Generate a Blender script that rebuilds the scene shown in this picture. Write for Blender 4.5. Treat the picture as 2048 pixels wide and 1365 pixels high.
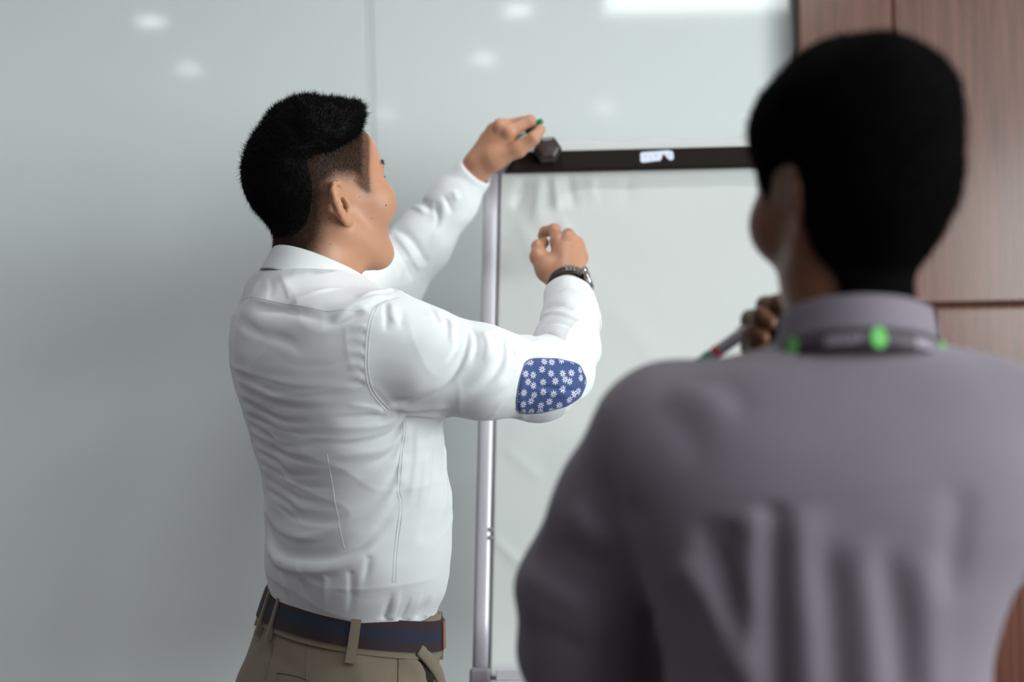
import bpy, bmesh, math, random
import numpy as np
from mathutils import Matrix, Vector

for _o in list(bpy.data.objects):
    bpy.data.objects.remove(_o, do_unlink=True)
random.seed(7)
RNG = np.random.default_rng(11)
SC = bpy.context.scene
COL = SC.collection

# ------------------------------------------------------------------ camera
IMG_W, IMG_H = 2048, 1365
EYE = np.array([0.0, 0.0, 1.36])
LENS = 50.0
ROLL = math.radians(-1.2)
FPX = IMG_W * LENS / 36.0
cam_data = bpy.data.cameras.new('camera')
cam_data.lens = LENS
cam_data.sensor_width = 36.0
cam_data.clip_start = 0.05
cam_data.dof.use_dof = True
cam_data.dof.focus_distance = 1.93
cam_data.dof.aperture_fstop = 1.9
cam = bpy.data.objects.new('camera', cam_data)
cam.matrix_world = Matrix.Translation(Vector(EYE)) @ Matrix.Rotation(math.pi / 2, 4, 'X') @ Matrix.Rotation(ROLL, 4, 'Z')
COL.objects.link(cam)
SC.camera = cam
CAMR = np.array((Matrix.Rotation(math.pi / 2, 3, 'X') @ Matrix.Rotation(ROLL, 3, 'Z')))

# ------------------------------------------------------------------ colour management, world, big lights
SC.view_settings.view_transform = 'Standard'
SC.view_settings.look = 'None'
SC.view_settings.gamma = 1.0
SC.view_settings.use_curve_mapping = False
SC.view_settings.exposure = 0.10

world = bpy.data.worlds.new('world')
SC.world = world
world.use_nodes = True
world.node_tree.nodes['Background'].inputs[0].default_value = (0.75, 0.85, 1.0, 1)
world.node_tree.nodes['Background'].inputs[1].default_value = 0.6


def area_light(name, loc, aim, sx, sy, radiance, col):
    d = bpy.data.lights.new(name, 'AREA')
    d.shape = 'RECTANGLE'
    d.size, d.size_y = sx, sy
    d.energy = radiance * sx * sy * math.pi
    d.color = col
    o = bpy.data.objects.new(name, d)
    o.location = loc
    o.rotation_euler = (Vector(aim) - Vector(loc)).to_track_quat('-Z', 'Y').to_euler()
    COL.objects.link(o)
    return o


# daylight at the windows of the right-hand and the rear wall
RWX = 3.2      # right wall
BWY = -4.6     # rear wall
WIN_R = [(-0.40, 1.0, 0.95, 2.45, 15.5), (-2.05, -0.65, 0.95, 2.45, 13.5), (-4.3, -2.6, 0.95, 2.45, 9.0)]
for _i, (_y0, _y1, _z0, _z1, _r) in enumerate(WIN_R):
    area_light('window_daylight', (RWX + 0.02, (_y0 + _y1) / 2, (_z0 + _z1) / 2), (0, (_y0 + _y1) / 2, (_z0 + _z1) / 2),
               _y1 - _y0, _z1 - _z0, _r, (0.93, 1.0, 0.985))
WIN_B = []
for _i, (_x0, _x1, _z0, _z1, _r) in enumerate(WIN_B):
    area_light('window_daylight', ((_x0 + _x1) / 2, BWY - 0.02, (_z0 + _z1) / 2), ((_x0 + _x1) / 2, 0, (_z0 + _z1) / 2),
               _x1 - _x0, _z1 - _z0, _r, (0.97, 0.95, 1.0))


# ------------------------------------------------------------------ picture -> place helpers
def ray(px, py):
    px = np.asarray(px, float)
    py = np.asarray(py, float)
    d = np.stack([(px - IMG_W / 2) / FPX, -(py - IMG_H / 2) / FPX, -np.ones_like(px)], -1) @ CAMR.T
    return d / d[..., 1:2]


def at(px, py, Y):
    d = ray(px, py)
    return EYE + d * np.asarray(Y, float)[..., None] if np.ndim(px) else EYE + d * Y


def proj(p):
    q = (np.asarray(p, float) - EYE) @ CAMR
    return np.stack([IMG_W / 2 + FPX * q[..., 0] / -q[..., 2], IMG_H / 2 - FPX * q[..., 1] / -q[..., 2]], -1)


# ------------------------------------------------------------------ object helpers
def root_loc(o):
    while o.parent is not None:
        o = o.parent
    return np.array(o.location)


def tag(o, label=None, cat=None, group=None, kind=None):
    if label: o['label'] = label
    if cat: o['category'] = cat
    if group: o['group'] = group
    if kind: o['kind'] = kind
    return o


def empty(name, loc, label=None, cat=None, group=None, kind=None):
    o = bpy.data.objects.new(name, None)
    o.empty_display_size = 0.1
    o.location = loc
    COL.objects.link(o)
    return tag(o, label, cat, group, kind)


def obj(name, mesh, parent=None):
    o = bpy.data.objects.new(name, mesh)
    COL.objects.link(o)
    if parent is not None:
        o.parent = parent
    return o


def mk(name, verts, faces, mat, parent=None, smooth=True, fmats=None):
    v = np.asarray(verts, np.float32)
    if parent is not None:
        v = v - root_loc(parent).astype(np.float32)
    me = bpy.data.meshes.new(name)
    if isinstance(faces, np.ndarray):
        nf, k = faces.shape
        me.vertices.add(len(v))
        me.vertices.foreach_set('co', v.ravel())
        me.loops.add(nf * k)
        me.loops.foreach_set('vertex_index', faces.astype(np.int32).ravel())
        me.polygons.add(nf)
        me.polygons.foreach_set('loop_start', np.arange(0, nf * k, k, dtype=np.int32))
        me.polygons.foreach_set('loop_total', np.full(nf, k, np.int32))
        me.update(calc_edges=True)
    else:
        me.from_pydata([tuple(map(float, x)) for x in v], [], [tuple(map(int, f)) for f in faces])
        me.update()
    for m in (mat if isinstance(mat, (list, tuple)) else [mat]):
        me.materials.append(m)
    if fmats is not None:
        me.polygons.foreach_set('material_index', np.asarray(fmats, np.int32))
    if smooth:
        me.polygons.foreach_set('use_smooth', np.ones(len(me.polygons), bool))
    return obj(name, me, parent)


def mk_bm(name, bm, mat, parent=None, smooth=False):
    me = bpy.data.meshes.new(name)
    if parent is not None:
        r = root_loc(parent)
        bmesh.ops.translate(bm, verts=bm.verts, vec=-Vector(r))
    bmesh.ops.recalc_face_normals(bm, faces=bm.faces)
    bm.to_mesh(me)
    bm.free()
    for m in (mat if isinstance(mat, (list, tuple)) else [mat]):
        me.materials.append(m)
    if smooth:
        me.polygons.foreach_set('use_smooth', np.ones(len(me.polygons), bool))
    return obj(name, me, parent)


def bm_box(bm, lo, hi, bevel=0.0, seg=2, M=None):
    lo, hi = Vector(lo), Vector(hi)
    r = bmesh.ops.create_cube(bm, size=1.0)
    vs = r['verts']
    for v in vs:
        v.co = Vector([lo[i] + (v.co[i] + 0.5) * (hi[i] - lo[i]) for i in range(3)])
    if bevel > 0:
        es = list({e for v in vs for e in v.link_edges})
        r = bmesh.ops.bevel(bm, geom=es, offset=bevel, segments=seg, profile=0.5, affect='EDGES')
        vs = list({v for f in r['faces'] for v in f.verts} | {v for v in vs if v.is_valid})
    if M is not None:
        bmesh.ops.transform(bm, matrix=M, verts=vs)
    return vs


def box(name, lo, hi, mat, parent=None, bevel=0.0, M=None):
    bm = bmesh.new()
    bm_box(bm, lo, hi, bevel, 2, M)
    return mk_bm(name, bm, mat, parent)


def catmull(P, n):
    P = np.asarray(P, float)
    K = len(P)
    t = np.linspace(0, K - 1, n)
    i = np.minimum(t.astype(int), K - 2)
    u = (t - i)[:, None]
    p0, p1, p2, p3 = P[np.maximum(i - 1, 0)], P[i], P[i + 1], P[np.minimum(i + 2, K - 1)]
    return 0.5 * (2 * p1 + (p2 - p0) * u + (2 * p0 - 5 * p1 + 4 * p2 - p3) * u ** 2 + (3 * p1 - p0 - 3 * p2 + p3) * u ** 3)


def sweep(path, prof_fn, nring, closed_ends=True, up=(0, 0, 1)):
    """path (N,3); prof_fn(i) -> (nring,2) ring offsets; returns verts, faces of a closed tube."""
    path = np.asarray(path, float)
    N = len(path)
    T = np.gradient(path, axis=0)
    T /= np.linalg.norm(T, axis=1)[:, None]
    X = np.cross(T[0], np.asarray(up, float))
    if np.linalg.norm(X) < 1e-4:
        X = np.cross(T[0], np.array([1.0, 0, 0]))
    vs = []
    for i in range(N):
        X = X - T[i] * X.dot(T[i])
        X /= np.linalg.norm(X)
        Yv = np.cross(X, T[i])
        pr = prof_fn(i)
        vs.append(path[i] + pr[:, :1] * X + pr[:, 1:] * Yv)
    v = np.concatenate(vs)
    f = []
    for i in range(N - 1):
        for j in range(nring):
            a, b = i * nring + j, i * nring + (j + 1) % nring
            f.append((a, b, b + nring, a + nring))
    if closed_ends:
        f.append(tuple(range(nring))[::-1])
        f.append(tuple(range((N - 1) * nring, N * nring)))
    return v, f


def circ(n, r, ry=None):
    a = np.linspace(0, 2 * math.pi, n, endpoint=False)
    return np.stack([r * np.cos(a), (ry or r) * np.sin(a)], -1)


def tube(name, path, r, mat, parent=None, n=10, smooth=True):
    rr = np.broadcast_to(np.asarray(r, float), (len(path),))
    v, f = sweep(path, lambda i: circ(n, rr[i]), n)
    return mk(name, v, f, mat, parent, smooth)


def lathe(name, prof, mat, loc, axis=(0, 0, 1), n=32, parent=None, smooth=True, ring=False):
    """prof: list of (r, h) from bottom to top; first/last r may be 0."""
    ax = Vector(axis).normalized()
    q = np.array(Vector((0, 0, 1)).rotation_difference(ax).to_matrix())
    vs, fs = [], []
    for r, h in prof:
        a = np.linspace(0, 2 * math.pi, n, endpoint=False)
        vs.append(np.stack([r * np.cos(a), r * np.sin(a), np.full(n, h)], -1))
    v = np.concatenate(vs) @ q.T + np.asarray(loc, float)
    for i in range(len(prof) - 1):
        for j in range(n):
            a, b = i * n + j, i * n + (j + 1) % n
            fs.append((a, b, b + n, a + n))
    if ring:
        k = (len(prof) - 1) * n
        fs += [(k + j, k + (j + 1) % n, (j + 1) % n, j) for j in range(n)]
    else:
        fs.append(tuple(range(n))[::-1])
        fs.append(tuple(range((len(prof) - 1) * n, len(prof) * n)))
    return mk(name, v, fs, mat, parent, smooth)


# ------------------------------------------------------------------ signed distance modelling
F32 = np.float32


def smin(a, b, k):
    h = np.clip(0.5 + 0.5 * (b - a) / k, 0, 1)
    return b + (a - b) * h - k * h * (1 - h)


def smax(a, b, k):
    return -smin(-a, -b, k)


def sph(p, c, r):
    return np.sqrt(((p - np.asarray(c, F32)) ** 2).sum(-1)) - F32(r)


def ell(p, c, r, M=None):
    q = p - np.asarray(c, F32)
    if M is not None:
        q = q @ np.asarray(M, F32)
    r = np.asarray(r, F32)
    k0 = np.sqrt(((q / r) ** 2).sum(-1))
    k1 = np.sqrt(((q / (r * r)) ** 2).sum(-1)) + 1e-9
    return k0 * (k0 - 1) / k1


def rcone(p, a, b, ra, rb):
    a = np.asarray(a, F32)
    b = np.asarray(b, F32)
    ab = b - a
    q = p - a
    t = np.clip(q @ ab / max(float(ab @ ab), 1e-12), 0, 1).astype(F32)
    d = np.sqrt(((q - t[:, None] * ab) ** 2).sum(-1))
    return d - (F32(ra) + F32(rb - ra) * t)


def chain(p, pts, rad, k=0.01):
    d = rcone(p, pts[0], pts[1], rad[0], rad[1])
    for i in range(1, len(pts) - 1):
        d = smin(d, rcone(p, pts[i], pts[i + 1], rad[i], rad[i + 1]), k)
    return d


def bounded(p, c, R, fn):
    d0 = np.sqrt(((p - np.asarray(c, F32)) ** 2).sum(-1)) - F32(R)
    out = d0 + F32(0.03)
    m = d0 < 0.03
    if m.any():
        out[m] = fn(p[m])
    return out


def frame(theta, pitch=0.0, tilt=0.0):
    """theta: heading in degrees from straight away towards the right; columns right, forward, up."""
    t, ph = math.radians(theta), math.radians(pitch)
    F = np.array([math.sin(t) * math.cos(ph), math.cos(t) * math.cos(ph), math.sin(ph)])
    R = np.array([math.cos(t), -math.sin(t), 0.0])
    U = np.cross(R, F)
    a = math.radians(tilt)
    R, U = R * math.cos(a) + U * math.sin(a), U * math.cos(a) - R * math.sin(a)
    return np.stack([R, F, U], 1)


class Loft:
    def __init__(self, fr, secs, n=2.3, caps=0.01):
        """secs: (centre xyz, A, B); stacked along the frame's up axis."""
        self.fr = fr.astype(F32)
        c = np.array([s[0] for s in secs]) @ fr
        A = np.array([s[1] for s in secs])
        B = np.array([s[2] for s in secs])
        D = catmull(np.column_stack([c, A, B]), 120)
        D = D[np.argsort(D[:, 2])]
        self.D = D
        self.n = n
        self.caps = caps

    def at(self, z):
        D = self.D
        return [np.interp(z, D[:, 2], D[:, i]).astype(F32) for i in (0, 1, 3, 4)]

    def __call__(self, p, off=0.0):
        q = p @ self.fr
        cu, cv, A, B = self.at(q[:, 2])
        u, v = q[:, 0] - cu, q[:, 1] - cv
        A, B = A + F32(off), B + F32(off)
        n = F32(self.n)
        r = ((np.abs(u / A) + 1e-6) ** n + (np.abs(v / B) + 1e-6) ** n) ** (1 / n)
        L = np.sqrt(u * u + v * v) + 1e-6
        d = L - L / r
        d = np.where(L < 0.02, -np.minimum(A, B) + L, d)
        z0, z1 = self.D[0, 2] - off, self.D[-1, 2] + off
        cap = np.abs(q[:, 2] - F32((z0 + z1) / 2)) - F32((z1 - z0) / 2)
        return smax(d, cap, self.caps).astype(F32)

    def point(self, phi, z, off=0.0):
        """phi in degrees: 0 right side, 90 front, 180 left, 270 back; z along the frame's up axis."""
        cu, cv, A, B = [float(x) for x in self.at(np.array([z]))]
        c, s = math.cos(math.radians(phi)), math.sin(math.radians(phi))
        r = 1.0 / ((abs(c) / (A + off)) ** self.n + (abs(s) / (B + off)) ** self.n) ** (1 / self.n)
        return self.fr.astype(float) @ np.array([cu + r * c, cv + r * s, z])


OFF8 = np.array([[i, j, k] for i in (0, 1) for j in (0, 1) for k in (0, 1)])


def mesh_sdf(f, lo, hi, h, keep=None, levels=4, slack=1.5, newton=2):
    """sparse surface nets of f = 0 in a box with cell size h; quads as an int array."""
    lo = np.asarray(lo, float)
    H = h * 2 ** (levels - 1)
    n = np.maximum(np.ceil((np.asarray(hi, float) - lo) / H).astype(int), 1)
    g = np.stack(np.meshgrid(*[np.arange(k) for k in n], indexing='ij'), -1).reshape(-1, 3)
    for L in range(levels):
        s = h * 2 ** (levels - 1 - L)
        P = (lo + (g + 0.5) * s).astype(F32)
        m = np.abs(f(P)) < s * 0.87 * slack + 0.002
        if keep is not None:
            m &= keep(P, s)
        g = g[m]
        if L < levels - 1:
            g = (g[:, None, :] * 2 + OFF8[None]).reshape(-1, 3)
    big = int(g.max()) + 4
    key = lambda a: ((a[..., 0].astype(np.int64) + 1) * big + a[..., 1] + 1) * big + a[..., 2] + 1
    ck = key(g[:, None, :] + OFF8[None])
    uk, inv = np.unique(ck, return_inverse=True)
    inv = inv.reshape(ck.shape)
    uc = np.stack([uk // (big * big) - 1, (uk // big) % big - 1, uk % big - 1], -1)
    val = f((lo + uc * h).astype(F32))
    val = np.where(np.abs(val) < 1e-9, 1e-9, val)
    cv = val[inv]
    act = (cv.min(1) < 0) & (cv.max(1) > 0)
    g, cv = g[act], cv[act]
    gk = key(g)
    o = np.argsort(gk)
    g, cv, gk = g[o], cv[o], gk[o]
    acc = np.zeros((len(g), 3))
    cnt = np.zeros(len(g))
    E = [(a, b) for a in range(8) for b in range(a + 1, 8) if np.abs(OFF8[a] - OFF8[b]).sum() == 1]
    for a, b in E:
        va, vb = cv[:, a], cv[:, b]
        m = (va < 0) != (vb < 0)
        t = np.where(m, va / np.where(m, va - vb, 1), 0)
        acc += np.where(m[:, None], OFF8[a] + t[:, None] * (OFF8[b] - OFF8[a]), 0)
        cnt += m
    v = lo + (g + acc / cnt[:, None]) * h
    quads = []
    c0 = cv[:, 0] < 0
    for ax in range(3):
        e = np.zeros(3, int)
        e[ax] = 1
        ci = [k for k in range(8) if (OFF8[k] == e).all()][0]
        c1 = cv[:, ci] < 0
        m = c0 != c1
        gi = g[m]
        a1, a2 = np.roll(e, 1), np.roll(e, 2)
        ids = []
        ok = np.ones(len(gi), bool)
        for d in (0 * e, -a1, -a1 - a2, -a2):
            k = key(gi + d)
            pos = np.minimum(np.searchsorted(gk, k), len(gk) - 1)
            ok &= gk[pos] == k
            ids.append(pos)
        q = np.stack(ids, 1)
        flip = ~c0[m]
        q[flip] = q[flip][:, ::-1]
        quads.append(q[ok])
    q = np.concatenate(quads)
    for _ in range(newton):
        gr = grad(f, v, h * 0.4)
        d = f(v.astype(F32)).astype(float)
        L2 = (gr ** 2).sum(1)
        st = gr * (d / np.maximum(L2, 0.1))[:, None]
        ln = np.linalg.norm(st, axis=1)
        st *= np.minimum(1, 0.6 * h / np.maximum(ln, 1e-9))[:, None]
        v = v - st
    return v, q


def grad(f, v, e):
    K = np.array([[1, -1, -1], [-1, -1, 1], [-1, 1, -1], [1, 1, 1]], float)
    out = np.zeros_like(v)
    for k in K:
        out += k * f((v + k * e).astype(F32)).astype(float)[:, None]
    return out / (4 * e)


def vnormals(v, q):
    a, b, c, d = v[q[:, 0]], v[q[:, 1]], v[q[:, 2]], v[q[:, 3]]
    fn = np.cross(c - a, d - b)
    n = np.zeros_like(v)
    for i in range(4):
        for ax in range(3):
            n[:, ax] += np.bincount(q[:, i], fn[:, ax], len(v))
    return n / np.maximum(np.linalg.norm(n, axis=1), 1e-12)[:, None]


def trace(f, px, py, Y0, Y1, it=70):
    """walk the picture's rays to the surface; returns points (rays that miss end where f was smallest)."""
    px, py = np.atleast_1d(np.asarray(px, float)), np.atleast_1d(np.asarray(py, float))
    d = ray(px, py)
    L = np.linalg.norm(d, axis=1)
    Y = np.full(len(px), float(Y0))
    best = np.full(len(px), 9.0)
    bY = Y.copy()
    for _ in range(it):
        s = f((EYE + d * Y[:, None]).astype(F32)).astype(float)
        m = s < best
        best[m], bY[m] = s[m], Y[m]
        Y = np.clip(Y + 0.8 * s / L, Y0, Y1)
    return EYE + d * bY[:, None]


class Noise:
    """smooth band-limited noise in space: a sum of random sines."""
    def __init__(self, seed, freq, n=14, stretch=(1, 1, 1)):
        r = np.random.default_rng(seed)
        k = r.normal(size=(n, 3))
        k /= np.linalg.norm(k, axis=1)[:, None]
        self.k = k * freq * r.uniform(0.6, 1.4, (n, 1)) * np.asarray(stretch)
        self.p = r.uniform(0, 6.28, n)
        self.n = n

    def __call__(self, p):
        out = np.zeros(len(p))
        for k, ph in zip(self.k, self.p):
            out += np.sin(p @ k + ph)
        return out / math.sqrt(self.n)


def ridged(nz, p, sharp=5.0):
    """thin creases where the noise crosses zero."""
    return np.clip(1 - np.abs(nz(p)) / 1.1, 0, 1) ** sharp


def fold_disp(v, folds, n=None):
    """folds: (polyline (K,3), amplitude, width, end fade)."""
    out = np.zeros(len(v))
    for P, A, w, fade in folds:
        lo, hi = P.min(0) - 3 * w, P.max(0) + 3 * w
        idx = np.nonzero(((v > lo) & (v < hi)).all(1))[0]
        if not len(idx):
            continue
        x = v[idx]
        best = np.full(len(idx), 9.0)
        tt = np.zeros(len(idx))
        sg = np.zeros(len(idx))
        K = len(P) - 1
        for i in range(K):
            ab = P[i + 1] - P[i]
            t = np.clip((x - P[i]) @ ab / max(ab @ ab, 1e-12), 0, 1)
            d = np.linalg.norm(x - P[i] - t[:, None] * ab, axis=1)
            m = d < best
            best[m], tt[m] = d[m], (i + t[m]) / K
            if n is not None:
                sg[m] = np.einsum('ij,ij->i', (x - P[i])[m], np.cross(ab / np.linalg.norm(ab), n[idx][m]))
        e = np.clip(np.minimum(tt / max(fade[0], 1e-3), (1 - tt) / max(fade[1], 1e-3)), 0, 1)
        e = e * e * (3 - 2 * e)
        ww = w if n is None else np.where(sg > 0, 0.5 * w, 1.25 * w)      # steep on one side, soft on the other
        out[idx] += A * np.exp(-(best / ww) ** 2) * e
    return out


def poly_sd(P, poly):
    """signed distance (positive inside) of 2-D points to a polygon."""
    poly = np.asarray(poly, float)
    d = np.full(len(P), 9.0)
    ins = np.zeros(len(P), bool)
    for i in range(len(poly)):
        a, b = poly[i], poly[(i + 1) % len(poly)]
        ab = b - a
        t = np.clip((P - a) @ ab / (ab @ ab), 0, 1)
        d = np.minimum(d, np.linalg.norm(P - a - t[:, None] * ab, axis=1))
        c = ((a[1] > P[:, 1]) != (b[1] > P[:, 1]))
        xi = a[0] + (P[:, 1] - a[1]) / (b[1] - a[1] + 1e-12) * ab[0]
        ins ^= c & (P[:, 0] < xi)
    return np.where(ins, d, -d)


def sstep(x, a, b):
    t = np.clip((x - a) / (b - a), 0, 1)
    return t * t * (3 - 2 * t)


def join_meshes(parts):
    vs, qs, o = [], [], 0
    for v, q in parts:
        vs.append(v)
        qs.append(q + o)
        o += len(v)
    return np.concatenate(vs), np.concatenate(qs)


# ------------------------------------------------------------------ materials
def lin(r, g, b):
    return tuple(((c / 255) / 12.92 if c / 255 <= 0.04045 else ((c / 255 + 0.055) / 1.055) ** 2.4) for c in (r, g, b)) + (1,)


def mat(name, col, rough=0.5, metal=0.0, spec=0.5, coat=0.0, coat_rough=0.1, sheen=0.0, sss=0.0, emit=None, emit_s=0.0,
        bump=None, ior=1.5, vary=None):
    m = bpy.data.materials.new(name)
    m.use_nodes = True
    nt = m.node_tree
    b = nt.nodes['Principled BSDF']
    I = b.inputs
    I['Base Color'].default_value = col if len(col) == 4 else tuple(col) + (1,)
    I['Roughness'].default_value = rough
    I['Metallic'].default_value = metal
    I['IOR'].default_value = ior
    I['Specular IOR Level'].default_value = spec
    I['Coat Weight'].default_value = coat
    I['Coat Roughness'].default_value = coat_rough
    I['Sheen Weight'].default_value = sheen
    if sss > 0:
        I['Subsurface Weight'].default_value = sss
        I['Subsurface Radius'].default_value = (0.012, 0.005, 0.003)
        I['Subsurface Scale'].default_value = 0.35
    if emit:
        I['Emission Color'].default_value = emit
        I['Emission Strength'].default_value = emit_s
    tc = nt.nodes.new('ShaderNodeTexCoord')
    if vary:
        sc, amt, stretch = vary
        mp = nt.nodes.new('ShaderNodeMapping')
        mp.inputs['Scale'].default_value = stretch
        nt.links.new(tc.outputs['Object'], mp.inputs['Vector'])
        nz = nt.nodes.new('ShaderNodeTexNoise')
        nz.inputs['Scale'].default_value = sc
        nz.inputs['Detail'].default_value = 5
        nt.links.new(mp.outputs[0], nz.inputs['Vector'])
        mx = nt.nodes.new('ShaderNodeMix')
        mx.data_type = 'RGBA'
        c = I['Base Color'].default_value
        mx.inputs[6].default_value = tuple(x * (1 - amt) for x in c[:3]) + (1,)
        mx.inputs[7].default_value = tuple(min(1, x * (1 + amt)) for x in c[:3]) + (1,)
        nt.links.new(nz.outputs['Fac'], mx.inputs[0])
        nt.links.new(mx.outputs[2], I['Base Color'])
    if bump:
        sc, st, dist = bump
        nz = nt.nodes.new('ShaderNodeTexNoise')
        nz.inputs['Scale'].default_value = sc
        nz.inputs['Detail'].default_value = 3
        nt.links.new(tc.outputs['Object'], nz.inputs['Vector'])
        bp = nt.nodes.new('ShaderNodeBump')
        bp.inputs['Strength'].default_value = st
        bp.inputs['Distance'].default_value = dist
        nt.links.new(nz.outputs['Fac'], bp.inputs['Height'])
        nt.links.new(bp.outputs[0], I['Normal'])
    return m


def wood_mat(name):
    m = mat(name, (0.08, 0.03, 0.018), rough=0.36, spec=0.45, coat=0.4, coat_rough=0.16)
    nt = m.node_tree
    b = nt.nodes['Principled BSDF']
    tc = nt.nodes.new('ShaderNodeTexCoord')
    mp = nt.nodes.new('ShaderNodeMapping')
    mp.inputs['Scale'].default_value = (60, 60, 1.6)
    nt.links.new(tc.outputs['Object'], mp.inputs['Vector'])
    n1 = nt.nodes.new('ShaderNodeTexNoise')
    n1.inputs['Scale'].default_value = 1.6
    n1.inputs['Detail'].default_value = 7
    n1.inputs['Roughness'].default_value = 0.65
    n1.inputs['Distortion'].default_value = 0.6
    nt.links.new(mp.outputs[0], n1.inputs['Vector'])
    cr = nt.nodes.new('ShaderNodeValToRGB')
    cr.color_ramp.elements[0].position = 0.3
    cr.color_ramp.elements[0].color = (0.065, 0.017, 0.009, 1)
    cr.color_ramp.elements[1].position = 0.75
    cr.color_ramp.elements[1].color = (0.20, 0.070, 0.038, 1)
    nt.links.new(n1.outputs['Fac'], cr.inputs[0])
    nt.links.new(cr.outputs[0], b.inputs['Base Color'])
    rr = nt.nodes.new('ShaderNodeMapRange')
    rr.inputs['To Min'].default_value = 0.2
    rr.inputs['To Max'].default_value = 0.34
    nt.links.new(n1.outputs['Fac'], rr.inputs['Value'])
    nt.links.new(rr.outputs[0], b.inputs['Roughness'])
    bp = nt.nodes.new('ShaderNodeBump')
    bp.inputs['Strength'].default_value = 0.12
    bp.inputs['Distance'].default_value = 0.001
    nt.links.new(n1.outputs['Fac'], bp.inputs['Height'])
    nt.links.new(bp.outputs[0], b.inputs['Normal'])
    return m


def attr_mix(m, attr, col2, rough2=None):
    """mix the base colour towards col2 with a per-vertex 0..1 attribute (short stubble of hair on skin)."""
    nt = m.node_tree
    b = nt.nodes['Principled BSDF']
    I = b.inputs['Base Color']
    mx = nt.nodes.new('ShaderNodeMix')
    mx.data_type = 'RGBA'
    if I.is_linked:
        nt.links.new(I.links[0].from_socket, mx.inputs[6])
    else:
        mx.inputs[6].default_value = I.default_value
    mx.inputs[7].default_value = col2
    a = nt.nodes.new('ShaderNodeAttribute')
    a.attribute_name = attr
    nt.links.new(a.outputs['Fac'], mx.inputs[0])
    nt.links.new(mx.outputs[2], I)
    mr = nt.nodes.new('ShaderNodeMapRange')
    mr.inputs['To Min'].default_value = b.inputs['Specular IOR Level'].default_value
    mr.inputs['To Max'].default_value = 0.04
    nt.links.new(a.outputs['Fac'], mr.inputs['Value'])
    nt.links.new(mr.outputs[0], b.inputs['Specular IOR Level'])
    return m


def set_attr(o, name, val):
    a = o.data.attributes.new(name, 'FLOAT', 'POINT')
    a.data.foreach_set('value', np.asarray(val, np.float32))


MAT = {}
MAT['glass_wall'] = mat('back_painted_glass', (0.695, 0.752, 0.742), rough=0.06, spec=0.6, ior=1.55)
MAT['wood'] = wood_mat('walnut_veneer')
MAT['gap'] = mat('panel_gap_brown', (0.05, 0.022, 0.013), rough=0.8)
MAT['seal'] = mat('glass_joint_seal', (0.67, 0.72, 0.70), rough=0.5)
MAT['wall'] = mat('painted_wall', (0.22, 0.20, 0.205), rough=0.9, bump=(180, 0.05, 0.001))
MAT['ceiling'] = mat('ceiling_paint', (0.62, 0.62, 0.62), rough=0.95, bump=(220, 0.04, 0.001))
MAT['floor'] = mat('carpet', (0.13, 0.10, 0.115), rough=1.0, bump=(500, 0.4, 0.003), vary=(90, 0.25, (1, 1, 1)))
MAT['white_plastic'] = mat('white_plastic', (0.8, 0.8, 0.8), rough=0.35)
MAT['lamp'] = mat('lamp_diffuser', (0.9, 0.9, 0.9), rough=0.5, emit=(0.95, 0.97, 1.0, 1), emit_s=13.0)
MAT['panel'] = mat('panel_diffuser', (0.9, 0.9, 0.9), rough=0.5, emit=(0.95, 1.0, 1.0, 1), emit_s=8.0)
MAT['pane'] = mat('window_pane', (0.75, 0.85, 0.9), rough=0.05)
MAT['alu'] = mat('window_aluminium', (0.6, 0.6, 0.62), rough=0.4, metal=0.8)

# ------------------------------------------------------------------ the room
GY = 2.95            # face of the glass wall
LWX, CEIL = -4.0, 2.72
wb = empty('wall_back', (0, GY, 0), kind='structure')
box('wall_core', (LWX, GY + 0.03, 0), (RWX, GY + 0.15, CEIL), MAT['wall'], wb)
xj0, xj1 = at(739, 300, GY)[0], at(750, 300, GY)[0]
xw = at(1600, 300, GY)[0]
xs = [LWX]
wd = 1.12
x = xj0 - wd
gl = []
while x > LWX:
    gl.append((max(LWX, x), x + wd))
    x -= wd + 0.009
gl.append((xj1, xw - 0.006))
for a, b in gl:
    box('glass_panel', (a, GY, 0.06), (b, GY + 0.012, CEIL), MAT['glass_wall'], wb, bevel=0.0015)
box('joint_seal', (LWX, GY + 0.006, 0.06), (xw, GY + 0.03, CEIL), MAT['seal'], wb)
box('joint_strip', (xj0 + 0.0012, GY + 0.0008, 0.06), (xj1 - 0.0012, GY + 0.012, CEIL), MAT['glass_wall'], wb, bevel=0.0008)
box('glass_skirting', (LWX, GY - 0.012, 0.0), (xw - 0.012, GY + 0.03, 0.058), MAT['alu'], wb, bevel=0.002)
# wood panelling to the right of the glass
box('panel_backing', (xw - 0.004, GY - 0.040, 0), (RWX, GY + 0.03, CEIL), MAT['gap'], wb)
WY = GY - 0.055
zj = at(1950, 607, WY)[2]
g = 0.0020
up_x = [at(1597, 60, WY)[0], at(1787, 60, WY)[0]]
while up_x[-1] < RWX:
    up_x.append(min(RWX, up_x[-1] + 0.62))
lo_x = [at(1600, 700, WY)[0], at(1868, 650, WY)[0]]
while lo_x[-1] < RWX:
    lo_x.append(min(RWX, lo_x[-1] + 0.62))
for X, z0, z1 in ((up_x, zj + g, CEIL), (lo_x, 0.09, zj - g - 0.004)):
    for a, b in zip(X[:-1], X[1:]):
        if b - a > 0.02:
            box('wood_panel', (a + g * 0.7, WY, z0), (b - g * 0.7, WY + 0.02, z1), MAT['wood'], wb, bevel=0.0035 if X is up_x else 0.007)
box('skirting', (lo_x[0], WY + 0.004, 0), (RWX, WY + 0.02, 0.085), MAT['gap'], wb)

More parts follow.
